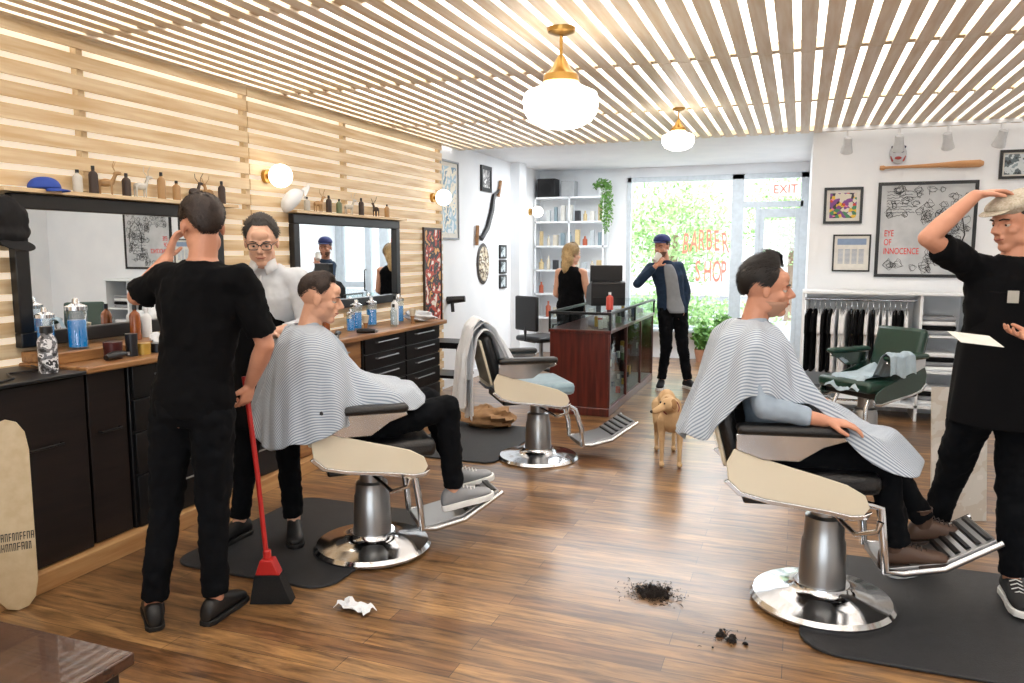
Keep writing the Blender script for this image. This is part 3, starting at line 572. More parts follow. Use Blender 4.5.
mw=mat('shelf_white','e9eef2',.4,c2='e9eef2')
t=thing('wall_shelving','tall white open shelving filled with products','shelf',(-3.72,10.95,0))
for i in range(6): mk('shelf',B().box(0,1.05,0,.3,.55+i*.355,.575+i*.355),mw,parent=t)
for x in (0,.52,1.03): mk('upright',B().box(x,x+.02,0,.02,.0,2.35).box(x,x+.02,.28,.3,.0,2.35),mw,parent=t)
for i in range(5):
    for j in range(9):
        if rr.random()<.85:
            h=rr.uniform(.1,.24); w=rr.uniform(.045,.08); c=rr.choice(['c8c0b0','c9b48a','2f2f33','b0b8bc','a8553c','7c8f98','d0cfc9']); p=(-3.64+j*.112,11.04,.576+i*.355)
            if rr.random()<.5: mk('product_box',B().box(-w/2,w/2,-w/2,w/2,0,h),mat('pr'+c,c,.4),loc=p,label='packaged product on the white shelving',cat='box',group='products on the shelving')
            else: mk('product_bottle',B().lathe([(0,0),(w/2,0),(w/2,h*.65),(w*.2,h*.78),(w*.2,h),(0,h)],n=14),mat('pr'+c,c,.4),loc=p,label='product bottle on the white shelving',cat='bottle',group='products on the shelving')
t=thing('speaker','black box speaker on top of the shelving','speaker',(-3.55,11.07,2.35))
mk('cabinet',B().box(-.14,.14,-.1,.12,0,.27),black,parent=t,bev=.008); mk('speaker_cone',B().lathe([(0,-.01),(.03,.0),(.075,.012),(.08,.015),(0,.016)],n=24),blackm,parent=t,loc=(0,-.1,.12),rot=(R(90),0,0))
mk('storage_box',B().box(-.1,.1,-.1,.1,0,.23),mat('greybox','a3a7aa',.5),loc=(-3.22,11.07,2.35),label='small pale grey storage box on the shelving',cat='box',bev=.006)
t=thing('hanging_plant','trailing green plant on the shelf end','plant',(-2.72,11.08,2.35))
mk('pot',B().lathe([(0,0),(.06,0),(.08,.12),(.075,.12),(.06,.1),(0,.1)],n=20),whiteplastic,parent=t)
mk('foliage',foliage(foliage(B(),(.08,-.1,-.15),(.11,.08,.4),420,.026),(0,0,.16),(.15,.12,.1),160,.03),leafi,parent=t)
for x,y,s in ((-1.25,11.05,.8),(-.95,10.85,1)):
    t=thing('potted_plant','small green plant in a clay pot by the window','plant',(x,y,.0))
    mk('pot',B().lathe([(0,0),(.09*s,0),(.13*s,.22*s),(.12*s,.22*s),(.11*s,.19*s),(0,.19*s)],n=24),mat('clay','b8876a',.8),parent=t); mk('foliage',foliage(B(),(0,0,.45*s),(.18*s,.18*s,.25*s),350,.045),leafi,parent=t)
t=thing('office_chair','black swivel office chair with mesh back','chair',(-2.95,8.95,0),R(60))
mk('seat',B().box(-.23,.23,-.23,.23,.46,.53),black,parent=t,bev=.03); mk('backrest',B().box(-.26,-.21,-.2,.2,.60,1.02),black,parent=t,bev=.02); mk('column',B().cyl((0,0,.1),(0,0,.46),.025),steel,parent=t); mk('back_bar',B().tube([(-.1,0,.45),(-.26,0,.48),(-.25,0,.65)],.015),black,parent=t)
for i in range(5): a=i*2*math.pi/5; mk('leg',B().tube([(0,0,.11),(.25*math.cos(a),.25*math.sin(a),.07)],[.02,.014]).ell((.26*math.cos(a),.26*math.sin(a),.03),.03,n=10,k=6),black,parent=t)
for i in (0,1):
    mk('armrest',B().tube([(-.05,(-1)**i*.24,.48),(-.05,(-1)**i*.27,.68),(.12,(-1)**i*.27,.69)],.014),black,parent=t)
# ------------------------------------------------------------------ CLOTHES RACK
t=thing('clothing_rack','white wooden clothing rack unit with hanging rail','rack',(.04,7.78,0))
mk('top_shelf',B().box(0,1.42,0,.44,1.16,1.185),mw,parent=t,bev=.003)
for x in (0,1.0,1.39): mk('upright',B().box(x,x+.025,.02,.44,0,1.16),mw,parent=t)
mk('bottom_shelf',B().box(.025,1.39,.02,.44,.12,.15),mw,parent=t); mk('rail',B().cyl((.025,.22,1.10),(1.0,.22,1.10),.012),chrome,parent=t)
for z in (.45,.78): mk('shelf',B().box(1.025,1.39,.02,.44,z,z+.02),mw,parent=t)
cl=[mat('tee_black','0b0b0d',.95,sp=.2),mat('tee_white','eef1f4',.9),mat('tee_grey','8d9095',.9)]
def tee(p,m,rz,lab):
    t=thing('hanging_shirt',lab,'shirt',p,rz,group='shirts on the hanging rail')
    P=[(-.07,0),(-.22,-.06),(-.26,-.22),(-.19,-.24),(-.18,-.6),(.18,-.6),(.19,-.24),(.26,-.22),(.22,-.06),(.07,0)]
    P=[(a*.8,z) for a,z in P]
    mk('garment',B().prism(P,-.016,.016,'yz'),m,parent=t,bev=.012); mk('hanger',B().tube([(0,-.15,-.03),(0,0,.02),(0,.0,.07),(0,.015,.09),(0,0,.10)],.003,n=6),chrome,parent=t)
seq=[0,0,1,0,0,1,1,1,0,0,0,1,0,1,1,1,0,0,1]
for i,k in enumerate(seq): tee((.11+i*.047,8.0,1.005),cl[k],random.uniform(-.25,-.05),{0:'black',1:'white'}[k]+' cotton shirt on a wire hanger')
for z in (.151,.471,.801):
    for j in range(4):
        mk('folded_shirt',B().box(-.14,.14,-.13,.13,0,.04),cl[(j+int(z*10))%3],loc=(1.21,7.97,z+j*.042),rz=random.uniform(-.08,.08),bev=.014,label='folded cotton shirt in a neat stack',cat='shirt',group='folded shirts on the shelves')
for i in range(3): mk('shoe_box',B().box(-.13,.13,-.1,.1,0,.1).box(-.133,.133,-.103,.103,.07,.102),mw if i else cl[2],loc=(.2+i*.3,7.98,.151),label='closed cardboard box on the bottom shelf',cat='box',group='boxes under the rail',bev=.003)
t=thing('leaning_poster_board','plain pale poster board standing on the floor','poster',(.93,4.95,0),AZ,rot=(-.1,0,AZ))
mk('board',B().box(-.16,.16,0,.015,.0,.78),artmat('art_board',['c6c3bc','bdb6ab','c6c3bc','cfccc6'],5,'n'),parent=t)
# ------------------------------------------------------------------ HUMANS
def hand(b,w,d,n,side,curl=.5,sp=1):
    w=V(w);d=V(d).normalized();n=V(n);n=(n-d*n.dot(d)).normalized();s=d.cross(n)*side; R_=[]
    for t,ww,th in ((0,.026,.02),(.02,.032,.018),(.05,.041,.016),(.082,.042,.013),(.09,.038,.010)):
        c=w+d*t; R_.append([c+s*math.cos(2*math.pi*j/14)*ww+n*math.sin(2*math.pi*j/14)*th for j in range(14)])
    b.rings(R_)
    for i,l in enumerate((.072,.080,.074,.058)):
        p=w+d*.082+s*(.030-.0205*i); a=curl*.5; sd=s*(.12*(1.5-i)/1.5)*sp
        for k,fr in enumerate((.45,.32,.23)):
            q=p+(d*math.cos(a)+n*math.sin(a)+sd*math.cos(a)).normalized()*l*fr; b.cap(p,q,.0092-.0007*k,.0088-.0009*k,n=10); p=q; a+=curl*.9
    p=w+d*.022+s*.028; q=p+(d*.65+s*.75+n*.35).normalized()*.044; b.cap(p,q,.0125,.0105,n=10); b.cap(q,q+(d*.9+s*.2+n*.4*(.5+curl)).normalized()*.032,.0105,.0085,n=10)
lacem=mat('lace_white','e4e4e2',.7); laceb=mat('lace_dark','2a211c',.7)
def shoe(parent,ank,d,mu,ms,sole=.02,s=1,high=0,lace=None,pitch=0):
    d=V(d); rz=math.atan2(d.y,d.x); t=thing('shoe',None,None,ank,0,rot=(0,-pitch,rz)); t.parent=parent
    R_=[]
    for x,w,h in ((-.078,.014,.03),(-.072,.028,.06),(-.052,.036,.092),(-.0,.039,.102),(.035,.039,.09),(.07,.041,.072),(.10,.044,.060),(.14,.046,.050),(.175,.040,.040),(.198,.018,.024)):
        R_.append([V((x*s,w*s*math.copysign(abs(math.cos(a))**.8,math.cos(a)),-.085*s+sole*.5+max(0,h*s*(.5+.5*math.sin(a))))) for a in [2*math.pi*j/16 for j in range(16)]])
    b=B().rings(R_)
    mk('shoe_upper',b,mu,parent=t,sub=1)
    if high: mk('boot_shaft',B().lathe([(.040,-.03),(.044,.0),(.046,high),(.049,high+.004),(.046,high+.008),(.04,high)],n=20),mu,parent=t,loc=(-.012,0,.015))
    P=[(-.082,0),(-.077,.025),(-.05,.038),(0,.038),(.05,.040),(.10,.047),(.15,.049),(.19,.038),(.208,.012),(.208,-.012),(.19,-.038),(.15,-.049),(.10,-.047),(.05,-.040),(0,-.038),(-.05,-.038),(-.077,-.025)]
    mk('sole',B().prism([(x*s,y*s) for x,y in P],-.09*s,-.09*s+sole,'xy'),ms,parent=t,bev=.004)
    if lace:
        b=B()
        for i in range(5):
            x=.035+i*.018; z=-.075*s+sole*.5+.088-i*.0105
            b.tube([(x*s,-.024,z*s-.006),(x*s+.004,0,z*s+.006),(x*s,.024,z*s-.006)],.0028,n=5)
        mk('laces',b,lace,parent=t)
    return t
def head(b,H):
    def e(c,r): b.ell(H@V(c),r,H.to_3x3())
    def c(p,q,r0,r1): b.cap(H@V(p),H@V(q),r0,r1)
    e((-.012,0,.035),(.098,.076,.086)); e((.018,0,-.03),(.072,.060,.085)); e((.062,0,-.094),(.024,.027,.022))
    for s in(-1,1):
        e((.0,s*.044,-.06),(.045,.02,.036)); e((.056,s*.038,-.024),(.026,.022,.022)); c((.086,s*.012,.021),(.072,s*.045,.022),.009,.008); c((.099,s*.010,-.030),(.098,s*.011,-.032),.009,.009)
        e((-.004,s*.078,-.004),(.019,.009,.031))
    e((.072,0,.05),(.022,.045,.03)); c((.090,0,.012),(.112,0,-.024),.008,.012); c((.088,-.014,-.053),(.088,.014,-.053),.009,.009); c((.084,-.014,-.066),(.084,.014,-.066),.009,.009)
def hairshell(H,th,front=50,side=92,back=132,n=48,k=14,jit=.003,seed=1,top=0,blades=2600,bl=.022):
    rr=random.Random(seed); G=[]; c=V((-.012,0,.035))
    def pm(az):
        a=abs(math.degrees(az))
        if a<40: return front
        if a<72: return front+(side+8-front)*(a-40)/32
        if a<88: return side+8
        if a<112: return side-6
        return side+(back-side)*min(1,(a-112)/30)
    def pt(t,az,h): d=V((math.sin(t)*math.cos(az),math.sin(t)*math.sin(az),math.cos(t))); return c+V((d.x*(.098+h),d.y*(.076+h),d.z*(.086+h)))
    def hh(t,az): return th+(top*max(0,math.cos(t))*(1+.3*math.cos(az)))
    je=[rr.uniform(-4,4) for _ in range(n)]
    for i in range(k+1):
        ring=[]
        for j in range(n):
            az=2*math.pi*j/n; az=az-2*math.pi if az>math.pi else az; t=math.radians(pm(az)+je[j])*i/k+.01
            q=1 if i<k-3 else (.8 if i==k-3 else (.5 if i==k-2 else (.2 if i==k-1 else -.05)))
            ring.append(H@pt(t,az,hh(t,az)*q+rr.uniform(-jit,jit)*q))
        G.append(ring)
    b=B().grid(G,True)
    for i in range(blades):
        az=rr.uniform(-math.pi,math.pi); lim=math.radians(pm(az)+7); t=lim*math.sqrt(rr.random())
        edge=min(1,max(0.1,(lim-t)/.3)); h=hh(t,az)*(.2+.8*edge)
        p=pt(t,az,h-.003); nrm=(p-c).normalized(); d=V((-1,rr.uniform(-.4,.4),-.25-.5*(t>1)))
        d=(d-nrm*d.dot(nrm)).normalized(); l=bl*rr.uniform(.5,1.1)*(.4+.6*edge); w=nrm.cross(d)*.0016; lf=rr.uniform(.2,1)*th*.5
        q1=p+d*l*.5+nrm*(.003+lf); q2=p+d*l+nrm*(.001+lf*.6)
        b.add([H@(p-w),H@(p+w),H@(q1+w),H@(q1-w),H@q2],[(0,1,2,3),(3,2,4)])
    return b
def human(label,loc,rz,J,face,o):
    """J: joint positions in the local frame; face: head direction; o: outfit options"""
    J={k:V(v) for k,v in J.items()}; sk=o.get('skin',skin)
    lat=(J['shL']-J['shR']); lat.z*=.5; lat.normalize(); up=(J['neck']-J['pel']).normalized(); fwd=lat.cross(up).normalized()
    hl=o.get('hipdir'); hl=V(hl).normalized() if hl else lat
    fm=o.get('fem',1)
    hips={s:J['pel']+hl*(.085 if s=='L' else -.085)+V((0,0,-.03)) for s in 'LR'}
    def torso(b,inf,t0=-.14,t1=1.0,neckr=.062):
        R_=[]
        for t,w,dp,off in ((-.14,.10,.08,0),(-.06,.158,.105,0),(.06,.165,.108,0),(.28,.142,.098,.01),(.5,.15,.106,.015),(.72,.172*fm,.112,.012),(.88,.165*fm,.09,.0),(.96,.11,.07,-.005),(1.03,neckr,neckr,0)):
            if t<t0 or t>t1+.04: continue
            l=hl.lerp(lat,max(0,min(1,t*1.3))).normalized(); f_=l.cross(up).normalized(); c=J['pel'].lerp(J['neck'],t)+f_*off
            i_=inf if t<1 else inf*.3
            R_.append([c+l*math.cos(2*math.pi*j/24)*(w+i_)+f_*math.sin(2*math.pi*j/24)*(dp+i_) for j in range(24)])
        b.rings(R_)
    f=V(face).normalized(); u0=V(o.get('up',(0,0,1))); l=u0.cross(f).normalized(); u=f.cross(l)
    H=M(((f.x,l.x,u.x,J['head'].x),(f.y,l.y,u.y,J['head'].y),(f.z,l.z,u.z,J['head'].z),(0,0,0,1)))
    b=B(); torso(b,-.008)
    b.cap(J['neck']-up*.03,H@V((-.02,0,-.04)),.058*fm,.054*fm); head(b,H)
    for s in 'LR':
        sh,el,wr=J['sh'+s],J['el'+s],J['wr'+s]; b.cap(J['pel'].lerp(J['neck'],.86).lerp(sh,.4),sh,.06,.052); b.cap(sh,el,.05,.037); b.cap(el,el.lerp(wr,.3),.038,.040); b.cap(el.lerp(wr,.3),wr,.040,.026)
        hd=o.get('hand'+s); d,n,cu=hd if hd else ((wr-el),-fwd,.5)
        hand(b,wr,d,n,(1 if s=='L' else -1)*o.get('thumb'+s,1),cu)
        h,k,a=hips[s],J['kn'+s],J['an'+s]; b.cap(h,k,.082,.052); b.cap(k,k.lerp(a,.35),.052,.052); b.cap(k.lerp(a,.35),a,.050,.036); b.cap(a,a+V(o['foot'+s]).normalized()*.09-V((0,0,.035)),.030,.02)
    P=mkr('person',b,sk,.0055,loc=loc,rz=rz,sm=3,label=label,cat='person')
    sl=o.get('sleeve',.6); b=B(); torso(b,.012,-.07,1.0,.064)
    for s in 'LR':
        sh,el,wr=J['sh'+s],J['el'+s],J['wr'+s]; b.cap(J['pel'].lerp(J['neck'],.85).lerp(sh,.4),sh,.072 if sl else .05,.064 if sl else .03)
        if sl>0:
            if sl<=1: e_=sh.lerp(el,sl); b.cap(sh,sh.lerp(e_,.3),.064,.064); b.cyl(sh,e_,.064,.062)
            else: b.cap(sh,el,.064,.052); b.cyl(el,el.lerp(wr,sl-1),.052,.040)
    mkr(o.get('topname','t_shirt'),b,o['top'],.009,parent=P,sm=3,disp=o.get('fold',.032),ds=.08)
    b=B(); torso(b,.010,-.14,.18)
    for s in 'LR':
        h,k,a=hips[s],J['kn'+s],J['an'+s]; a2=k.lerp(a,.95); w=o.get('leg',1); b.cap(h,k,.093*w,.066*w); b.cap(k,k.lerp(a,.1),.066*w,.064*w); b.cyl(k,a2,.064*w,.052*w)
    mkr('trousers',b,o['bot'],.009,parent=P,sm=3,disp=.026,ds=.06)
    for s in 'LR': shoe(P,J['an'+s],o['foot'+s],o['shoe'][0],o['shoe'][1],s=o.get('ss',1),high=o.get('boot',0),sole=o.get('sole',.022),lace=o.get('lace'),pitch=o.get('pitch',0))
    ew=mat('eye_white','c4beb6',.2); ei=mat('iris','2c1d14',.2); lip=mat('lips','9c5a4a',.5); lid=sk
    for s in(-1,1):
        e=B().ell(H@V((.0715,s*.031,.001)),.0115,n=14,k=8); e.m=1; e.ell(H@V((.0783,s*.031,.0)),.0066,n=10,k=6); e.m=2; e.ell(H@V((.0715,s*.031,.0055)),(.0128,.0128,.0095),H.to_3x3(),n=14,k=8); mk('eye',e,[ew,ei,lid],parent=P)
        mk('eyebrow',B().tube([H@V((.097,s*.014,.020)),H@V((.093,s*.032,.025)),H@V((.079,s*.050,.020))],[.0025,.0035,.002],n=6),o['hair'],parent=P)
    mk('mouth',B().tube([H@V((.088,-.024,-.058)),H@V((.0965,-.01,-.060)),H@V((.0965,.01,-.060)),H@V((.088,.024,-.058))],[.002,.0042,.0042,.002],n=8),lip,parent=P)
    hs=o.get('hs',{})
    mk('hair',hairshell(H,**hs),o['hair'],parent=P,sm=80)
    if o.get('beard'):
        G=[]
        for i in range(9):
            t=math.radians(12+i*8.5); G.append([H@(V((.018,0,-.032))+V((.0755*math.sin(t)*math.cos(az),.0655*math.sin(t)*math.sin(az),-.088*math.cos(t)))) for az in [math.radians(-115+230*j/20) for j in range(21)]])
        mk('beard',B().grid(G),o['beard'],parent=P,solid=.002)
    return P,H
brown=mat('hair_brown','22150e',.55,c2='302017',sc=60); dk=mat('hair_dark','120c09',.5,c2='1e1510',sc=60); grey=mat('hair_grey','26211d',.5,c2='3a342f',sc=60); blonde=mat('hair_blonde','c8aa78',.5,c2='a88a5c',sc=60)
short=mat('hair_short_brown','33231a',.6,c2='281b13',sc=60)
bshoe=(mat('black_shoe','0e0e10',.5),mat('black_sole','0a0a0b',.7)); gshoe=(mat('grey_shoe','8b8d90',.7),mat('white_sole','e6e6e4',.6)); brboot=(mat('brown_boot','4e382b',.5),mat('dark_sole','2a1c14',.7)); wshoe=(mat('black_canvas','121214',.7),mat('white_sole','e6e6e4',.6))
# A standing barber, back turned
J=dict(pel=(.08,0,.93),neck=(.15,0,1.51),head=(.15,.02,1.655),shL=(-.02,.04,1.45),shR=(.31,-.03,1.45),elL=(-.18,.12,1.37),wrL=(-.10,.25,1.53),elR=(.385,.02,1.18),wrR=(.28,.13,1.0),knL=(-.06,.02,.49),knR=(.14,.02,.49),anL=(-.11,-.03,.09),anR=(.13,.02,.09))
human('barber in black t-shirt and jeans, arm raised, holding a broom',(-2.39,2.42,.0),AZ,J,(-.6,.74,-.12),dict(top=tshirt,bot=denimB,hair=brown,shoe=bshoe,footL=(-.45,.85,0),footR=(.25,.95,0),sleeve=.85,handL=((.2,.35,.9),(.6,.2,0),.5),handR=((-.35,.1,-1),(-.8,.3,.1),1.1),hs=dict(th=.008,seed=2,back=140,side=92,top=.010),hipdir=(-1,.1,0),leg=1.02))
# B barber facing camera with glasses
J=dict(pel=(.0,.06,.92),neck=(.05,0,1.46),head=(.045,-.075,1.59),shR=(-.12,-.02,1.40),shL=(.21,-.02,1.40),elR=(-.22,-.08,1.14),wrR=(-.12,-.28,1.08),elL=(.27,-.08,1.16),wrL=(.14,-.28,1.14),knR=(-.10,.0,.48),knL=(.12,.0,.48),anR=(-.15,-.02,.09),anL=(.14,.0,.09))
bsh=mat('pale_grey_shirt','d3d9df',.8); skin3=mat('skin_fair','e2b49a',.5,c2='d6a68b',sc=14)
PB,H=human('bespectacled barber in pale shirt and black apron looking down',(-2.66,3.33,.014),AZ,J,(.22,-1,-.24),dict(top=bsh,topname='shirt',bot=denimB,hair=grey,shoe=bshoe,footL=(.3,-.95,0),footR=(-.4,-.9,0),sleeve=1.6,skin=skin3,fold=.018,handL=((.0,-1,.1),(0,-.2,-1),.6),handR=((.2,-1,0),(0,-.2,-1),.6),hs=dict(th=.003,top=.018,front=38,side=84,back=118,bl=.045,blades=3400)))
g=B()
for s in(-1,1):
    pts=[H@V((.103,s*.031+.025*math.copysign(abs(math.cos(a))**.6,math.cos(a)),.0+.016*math.copysign(abs(math.sin(a))**.6,math.sin(a)))) for a in [2*math.pi*i/20 for i in range(21)]]; g.tube(pts,.0028,n=6); g.tube([H@V((.10,s*.055,.006)),H@V((.0,s*.082,.008))],.002,n=6)
g.tube([H@V((.103,-.008,.006)),H@V((.108,0,.008)),H@V((.103,.008,.006))],.003,n=6); mk('glasses',g,black,parent=PB)
b=B()
for s in (-1,1): b.add([V((.05,-.01,1.50))+V(p) for p in ((s*.012,-.10,-.02),(s*.06,-.06,.01),(s*.075,-.07,-.04),(s*.035,-.125,-.075))],[(0,1,2,3)])
b.tube([(.05,-.125,1.42),(.045,-.14,1.30),(.035,-.12,1.15)],.003,n=5); mk('shirt_collar',b,mat('collar_white','dfe2e6',.8),parent=PB,solid=.006)
def apron(P,c,f,w,z0,z1,m,r=.15,flare=.05,depth=.13):
    f=V(f).normalized(); l=V((0,0,1)).cross(f); G=[]
    for i in range(15):
        t=i/14; z=z1+(z0-z1)*t; G.append([V((c[0],c[1],z))+f*math.cos(a)*(depth+flare*t)+l*math.sin(a)*(r*(.75+.3*min(1,t*2.5))+flare*t+.012*math.sin(a*9+t*3)*t) for a in [math.radians(-w+2*w*j/24) for j in range(25)]])
    mk('apron',B().grid(G),m,parent=P,solid=.005,sub=1)
apron(PB,(.03,0.02),(0,-1,0),70,.62,1.28,tshirt)
# E standing barber with cap
J=dict(pel=(-.05,.02,.90),neck=(-.03,0,1.51),head=(-.045,-.01,1.665),elR=(-.44,-.06,1.60),wrR=(-.235,-.03,1.775),elL=(.17,-.08,1.19),wrL=(-.06,-.24,1.21),knR=(-.12,.22,.47),knL=(.04,.0,.48),anR=(-.17,.30,.09),anL=(.05,-.02,.10),shR=(-.19,.03,1.475),shL=(.09,-.06,1.46))
PE,H=human('barber in black apron and cream flat cap holding a paper',(.885,3.83,.014),AZ,J,(-.97,-.22,-.14),dict(top=tshirt,bot=denimB,hair=dk,shoe=wshoe,sole=.03,lace=lacem,footL=(-.3,-.95,0),footR=(-.9,-.3,0),sleeve=.75,handL=((-1,-.1,.0),(0,-.2,.9),.5),handR=((.9,.1,.16),(.1,-.1,-1),.45),hipdir=(.9,-.2,0),hs=dict(th=.006,front=40)))
apron(PE,(-.05,.0),(-.75,-.65,0),95,.80,1.38,tshirt,flare=.04)
mk('sewn_patch',B().box(-.02,.02,-.002,.002,-.025,.025),mat('patch_grey','a9a59c',.8),parent=PE,loc=(-.12,-.145,1.36),rz=-.6)
Q3=H.to_3x3()@M.Rotation(.16,3,'Y'); tweed=mat('cream_tweed','bfb5a4',.9,c2='a59a86',sc=120)
t=mkr('flat_cap',B().ell(H@V((-.012,0,.085)),(.122,.098,.050),Q3).ell(H@V((.03,0,.080)),(.095,.088,.036),Q3).ell(H@V((-.012,0,.066)),(.110,.088,.030),Q3),tweed,.005,parent=PE,sm=3,disp=.010,ds=.05)
mkr('cap_brim',B().ell(H@V((.105,0,.056)),(.050,.068,.007),(H.to_3x3()@M.Rotation(.28,3,'Y'))),tweed,.003,parent=t,sm=1)
mk('paper_sheet',B().box(-.085,.085,-.055,.055,0,.002),paper,loc=(.66,3.45,1.215),rot=(.30,.12,AZ),label='white sheet of paper held in the hand',cat='paper')
# seated customers (chair frame)
def cape(P,n,prof,m,seed=0):
    keys=sorted(prof); N_=96; K=30
    def samp(poly,t):
        seg=[math.dist(poly[i],poly[i+1]) for i in range(len(poly)-1)]; s=t*sum(seg)
        for i,q in enumerate(seg):
            if s<=q or i==len(seg)-1: w=min(1,s/q); return (poly[i][0]+(poly[i+1][0]-poly[i][0])*w,poly[i][1]+(poly[i+1][1]-poly[i][1])*w,t*sum(seg))
            s-=q
    rows=[[None]*N_ for _ in range(K+1)]; fl=[None]*((K+1)*N_)
    for j in range(N_):
        a=360*j/N_
        for i1,k1 in enumerate(keys):
            k2=keys[(i1+1)%len(keys)]; hi=k2 if k2>k1 else k2+360
            aa=a if a>=keys[0] else a+360
            if k1<=aa<=hi: w=(aa-k1)/(hi-k1); w=w*w*(3-2*w); break
        for i in range(K+1):
            t=i/K; r1=samp(prof[k1],t); r2=samp(prof[k2],t); r=r1[0]*(1-w)+r2[0]*w; z=r1[1]*(1-w)+r2[1]*w; s=r1[2]*(1-w)+r2[2]*w
            ar=math.radians(a); rip=t**1.05*(.014*math.sin(8*ar+seed+2*t)-.024*abs(math.sin(5.5*ar+2*seed+2.5*t))**3+.010*math.sin(19*ar+seed-4*t)*t)
            rows[i][j]=V(n)+V(((r+rip)*math.cos(ar),(r+rip)*math.sin(ar),z+rip*.7)); fl[i*N_+j]=(s*math.cos(ar),s*math.sin(ar))
    b=B().grid(rows,True); b.uv=fl; return mk('barber_cape',b,m,parent=P,solid=.004,sub=1,sm=80)
base={0:[(.062,.01),(.11,-.05),(.155,-.20),(.22,-.36),(.38,-.425),(.57,-.44),(.70,-.56)],
 22:[(.062,.01),(.12,-.03),(.18,-.16),(.26,-.34),(.38,-.42),(.57,-.44),(.68,-.59)],
 50:[(.062,.01),(.14,-.01),(.21,-.07),(.26,-.20),(.30,-.30),(.34,-.39)],
 90:[(.062,.012),(.13,.003),(.20,-.015),(.262,-.08),(.295,-.22),(.325,-.34)],
 135:[(.062,.012),(.13,.0),(.20,-.05),(.255,-.18),(.32,-.35),(.36,-.46)],
 180:[(.062,.015),(.095,-.01),(.135,-.08),(.19,-.24),(.25,-.38),(.31,-.50)]}
def mirror(p,scale=1,edit=None):
    d={k:[(r*scale if r>.3 else r,z) for r,z in v] for k,v in p.items()}
    for k in (22,50,90,135): d[360-k]=[tuple(x) for x in d[k]]
    if edit: d.update(edit)
    return d
# D
J=dict(pel=(-.22,0,.71),neck=(-.345,0,1.25),head=(-.285,0,1.395),shL=(-.34,.155,1.165),shR=(-.34,-.155,1.165),elL=(-.30,.25,.93),wrL=(-.06,.27,.875),elR=(-.31,-.26,.93),wrR=(-.08,-.27,.885),knL=(.23,.13,.70),knR=(.19,-.13,.70),anL=(.44,.09,.365),anR=(.27,-.10,.32))
sleeve=mat('light_blue_shirt','94a2b0',.8)
PD,H=human('seated customer with dark swept hair in striped cape and brown boots',(.15,3.54,0),YR,J,(1,-.08,-.02),dict(top=sleeve,topname='shirt',bot=denimB,hair=dk,shoe=brboot,boot=.05,lace=laceb,footL=(1,0,0),footR=(1,-.1,0),sleeve=1.75,pitch=.14,fold=.022,handL=((1,0,-.05),(0,.1,-1),.5),handR=((1,0,-.10),(0,.1,-1),.45),hipdir=(0,1,0),hs=dict(th=.010,top=.030,front=40,side=86,back=122,bl=.045,seed=5,blades=3800),beard=mat('stubble3','b0866f',.8),up=(-.1,0,1)))
cape(PD,(-.34,0,1.255),mirror(base,1,{310:[(.062,.01),(.14,-.01),(.21,-.07),(.25,-.17),(.28,-.25),(.30,-.31)],270:[(.062,.012),(.13,.003),(.20,-.015),(.262,-.07),(.288,-.17),(.305,-.26)]}),stripes,1)
# C
J=dict(pel=(-.12,0,.67),neck=(-.31,0,1.17),head=(-.235,0,1.31),shL=(-.30,.15,1.085),shR=(-.30,-.15,1.085),elL=(-.24,.19,.89),wrL=(-.02,.12,.81),elR=(-.27,-.18,.90),wrR=(-.03,-.12,.81),knL=(.34,.12,.74),knR=(.38,-.12,.74),anL=(.49,.10,.315),anR=(.41,-.12,.29))
PC,H=human('seated customer with short cropped hair in striped cape and pale sneakers',(-2.05,3.40,.014),YL,J,(1,-.25,-.18),dict(top=sleeve,topname='shirt',bot=denimB,hair=short,shoe=gshoe,sole=.032,lace=lacem,footL=(1,0,0),footR=(1,-.1,0),pitch=.2,sleeve=1.75,fold=.022,handL=((1,-.1,-.2),(0,0,-1),.3),handR=((1,.1,-.2),(0,0,-1),.3),hipdir=(0,1,0),hs=dict(th=.004,top=.014,front=44,side=82,back=108,bl=.012),skin=skin2))
cape(PC,(-.305,0,1.175),mirror(base,.9,{0:[(.062,.01),(.11,-.05),(.16,-.17),(.25,-.26),(.39,-.29),(.54,-.30),(.62,-.38)],22:[(.062,.01),(.12,-.03),(.19,-.14),(.29,-.25),(.40,-.29),(.52,-.32),(.57,-.44)],338:[(.062,.01),(.12,-.03),(.19,-.14),(.29,-.25),(.40,-.29),(.52,-.32),(.57,-.40)],310:[(.062,.01),(.14,-.01),(.22,-.08),(.29,-.22),(.34,-.33),(.36,-.42)],225:[(.062,.01),(.13,.0),(.19,-.06),(.24,-.22),(.27,-.40),(.29,-.56)],270:[(.062,.01),(.13,.003),(.20,-.02),(.27,-.12),(.32,-.32),(.34,-.50)]}),stripes,4)
# F
J=dict(pel=(-.07,0,.90),neck=(-.17,0,1.44),head=(-.215,-.03,1.60),shR=(-.33,-.02,1.37),shL=(-.01,.02,1.38),elR=(-.50,-.16,1.20),wrR=(-.31,-.22,1.40),elL=(.09,.04,1.10),wrL=(.06,-.03,.90),knR=(-.14,-.03,.47),knL=(.05,-.02,.47),anR=(-.18,0,.09),anL=(.12,-.02,.09))
den=mat('blue_denim','26364c',.85,c2='1e2c3e',sp=.2)
PF,H=human('man in blue denim jacket, navy cap and black jeans drinking',(-1.26,8.80,0),AZ,J,(-.6,-.8,-.05),dict(top=den,topname='denim_jacket',bot=denimB,hair=dk,shoe=wshoe,sole=.03,footL=(.4,-.9,0),footR=(-.3,-.95,0),sleeve=1.9,handR=((.55,.1,.8),(.3,.5,.1),.9),handL=((-.3,-.1,-1),(-.9,.2,0),.6),hs=dict(th=.008,blades=300),beard=mat('stubble4','6b4a3a',.8),fold=.012))
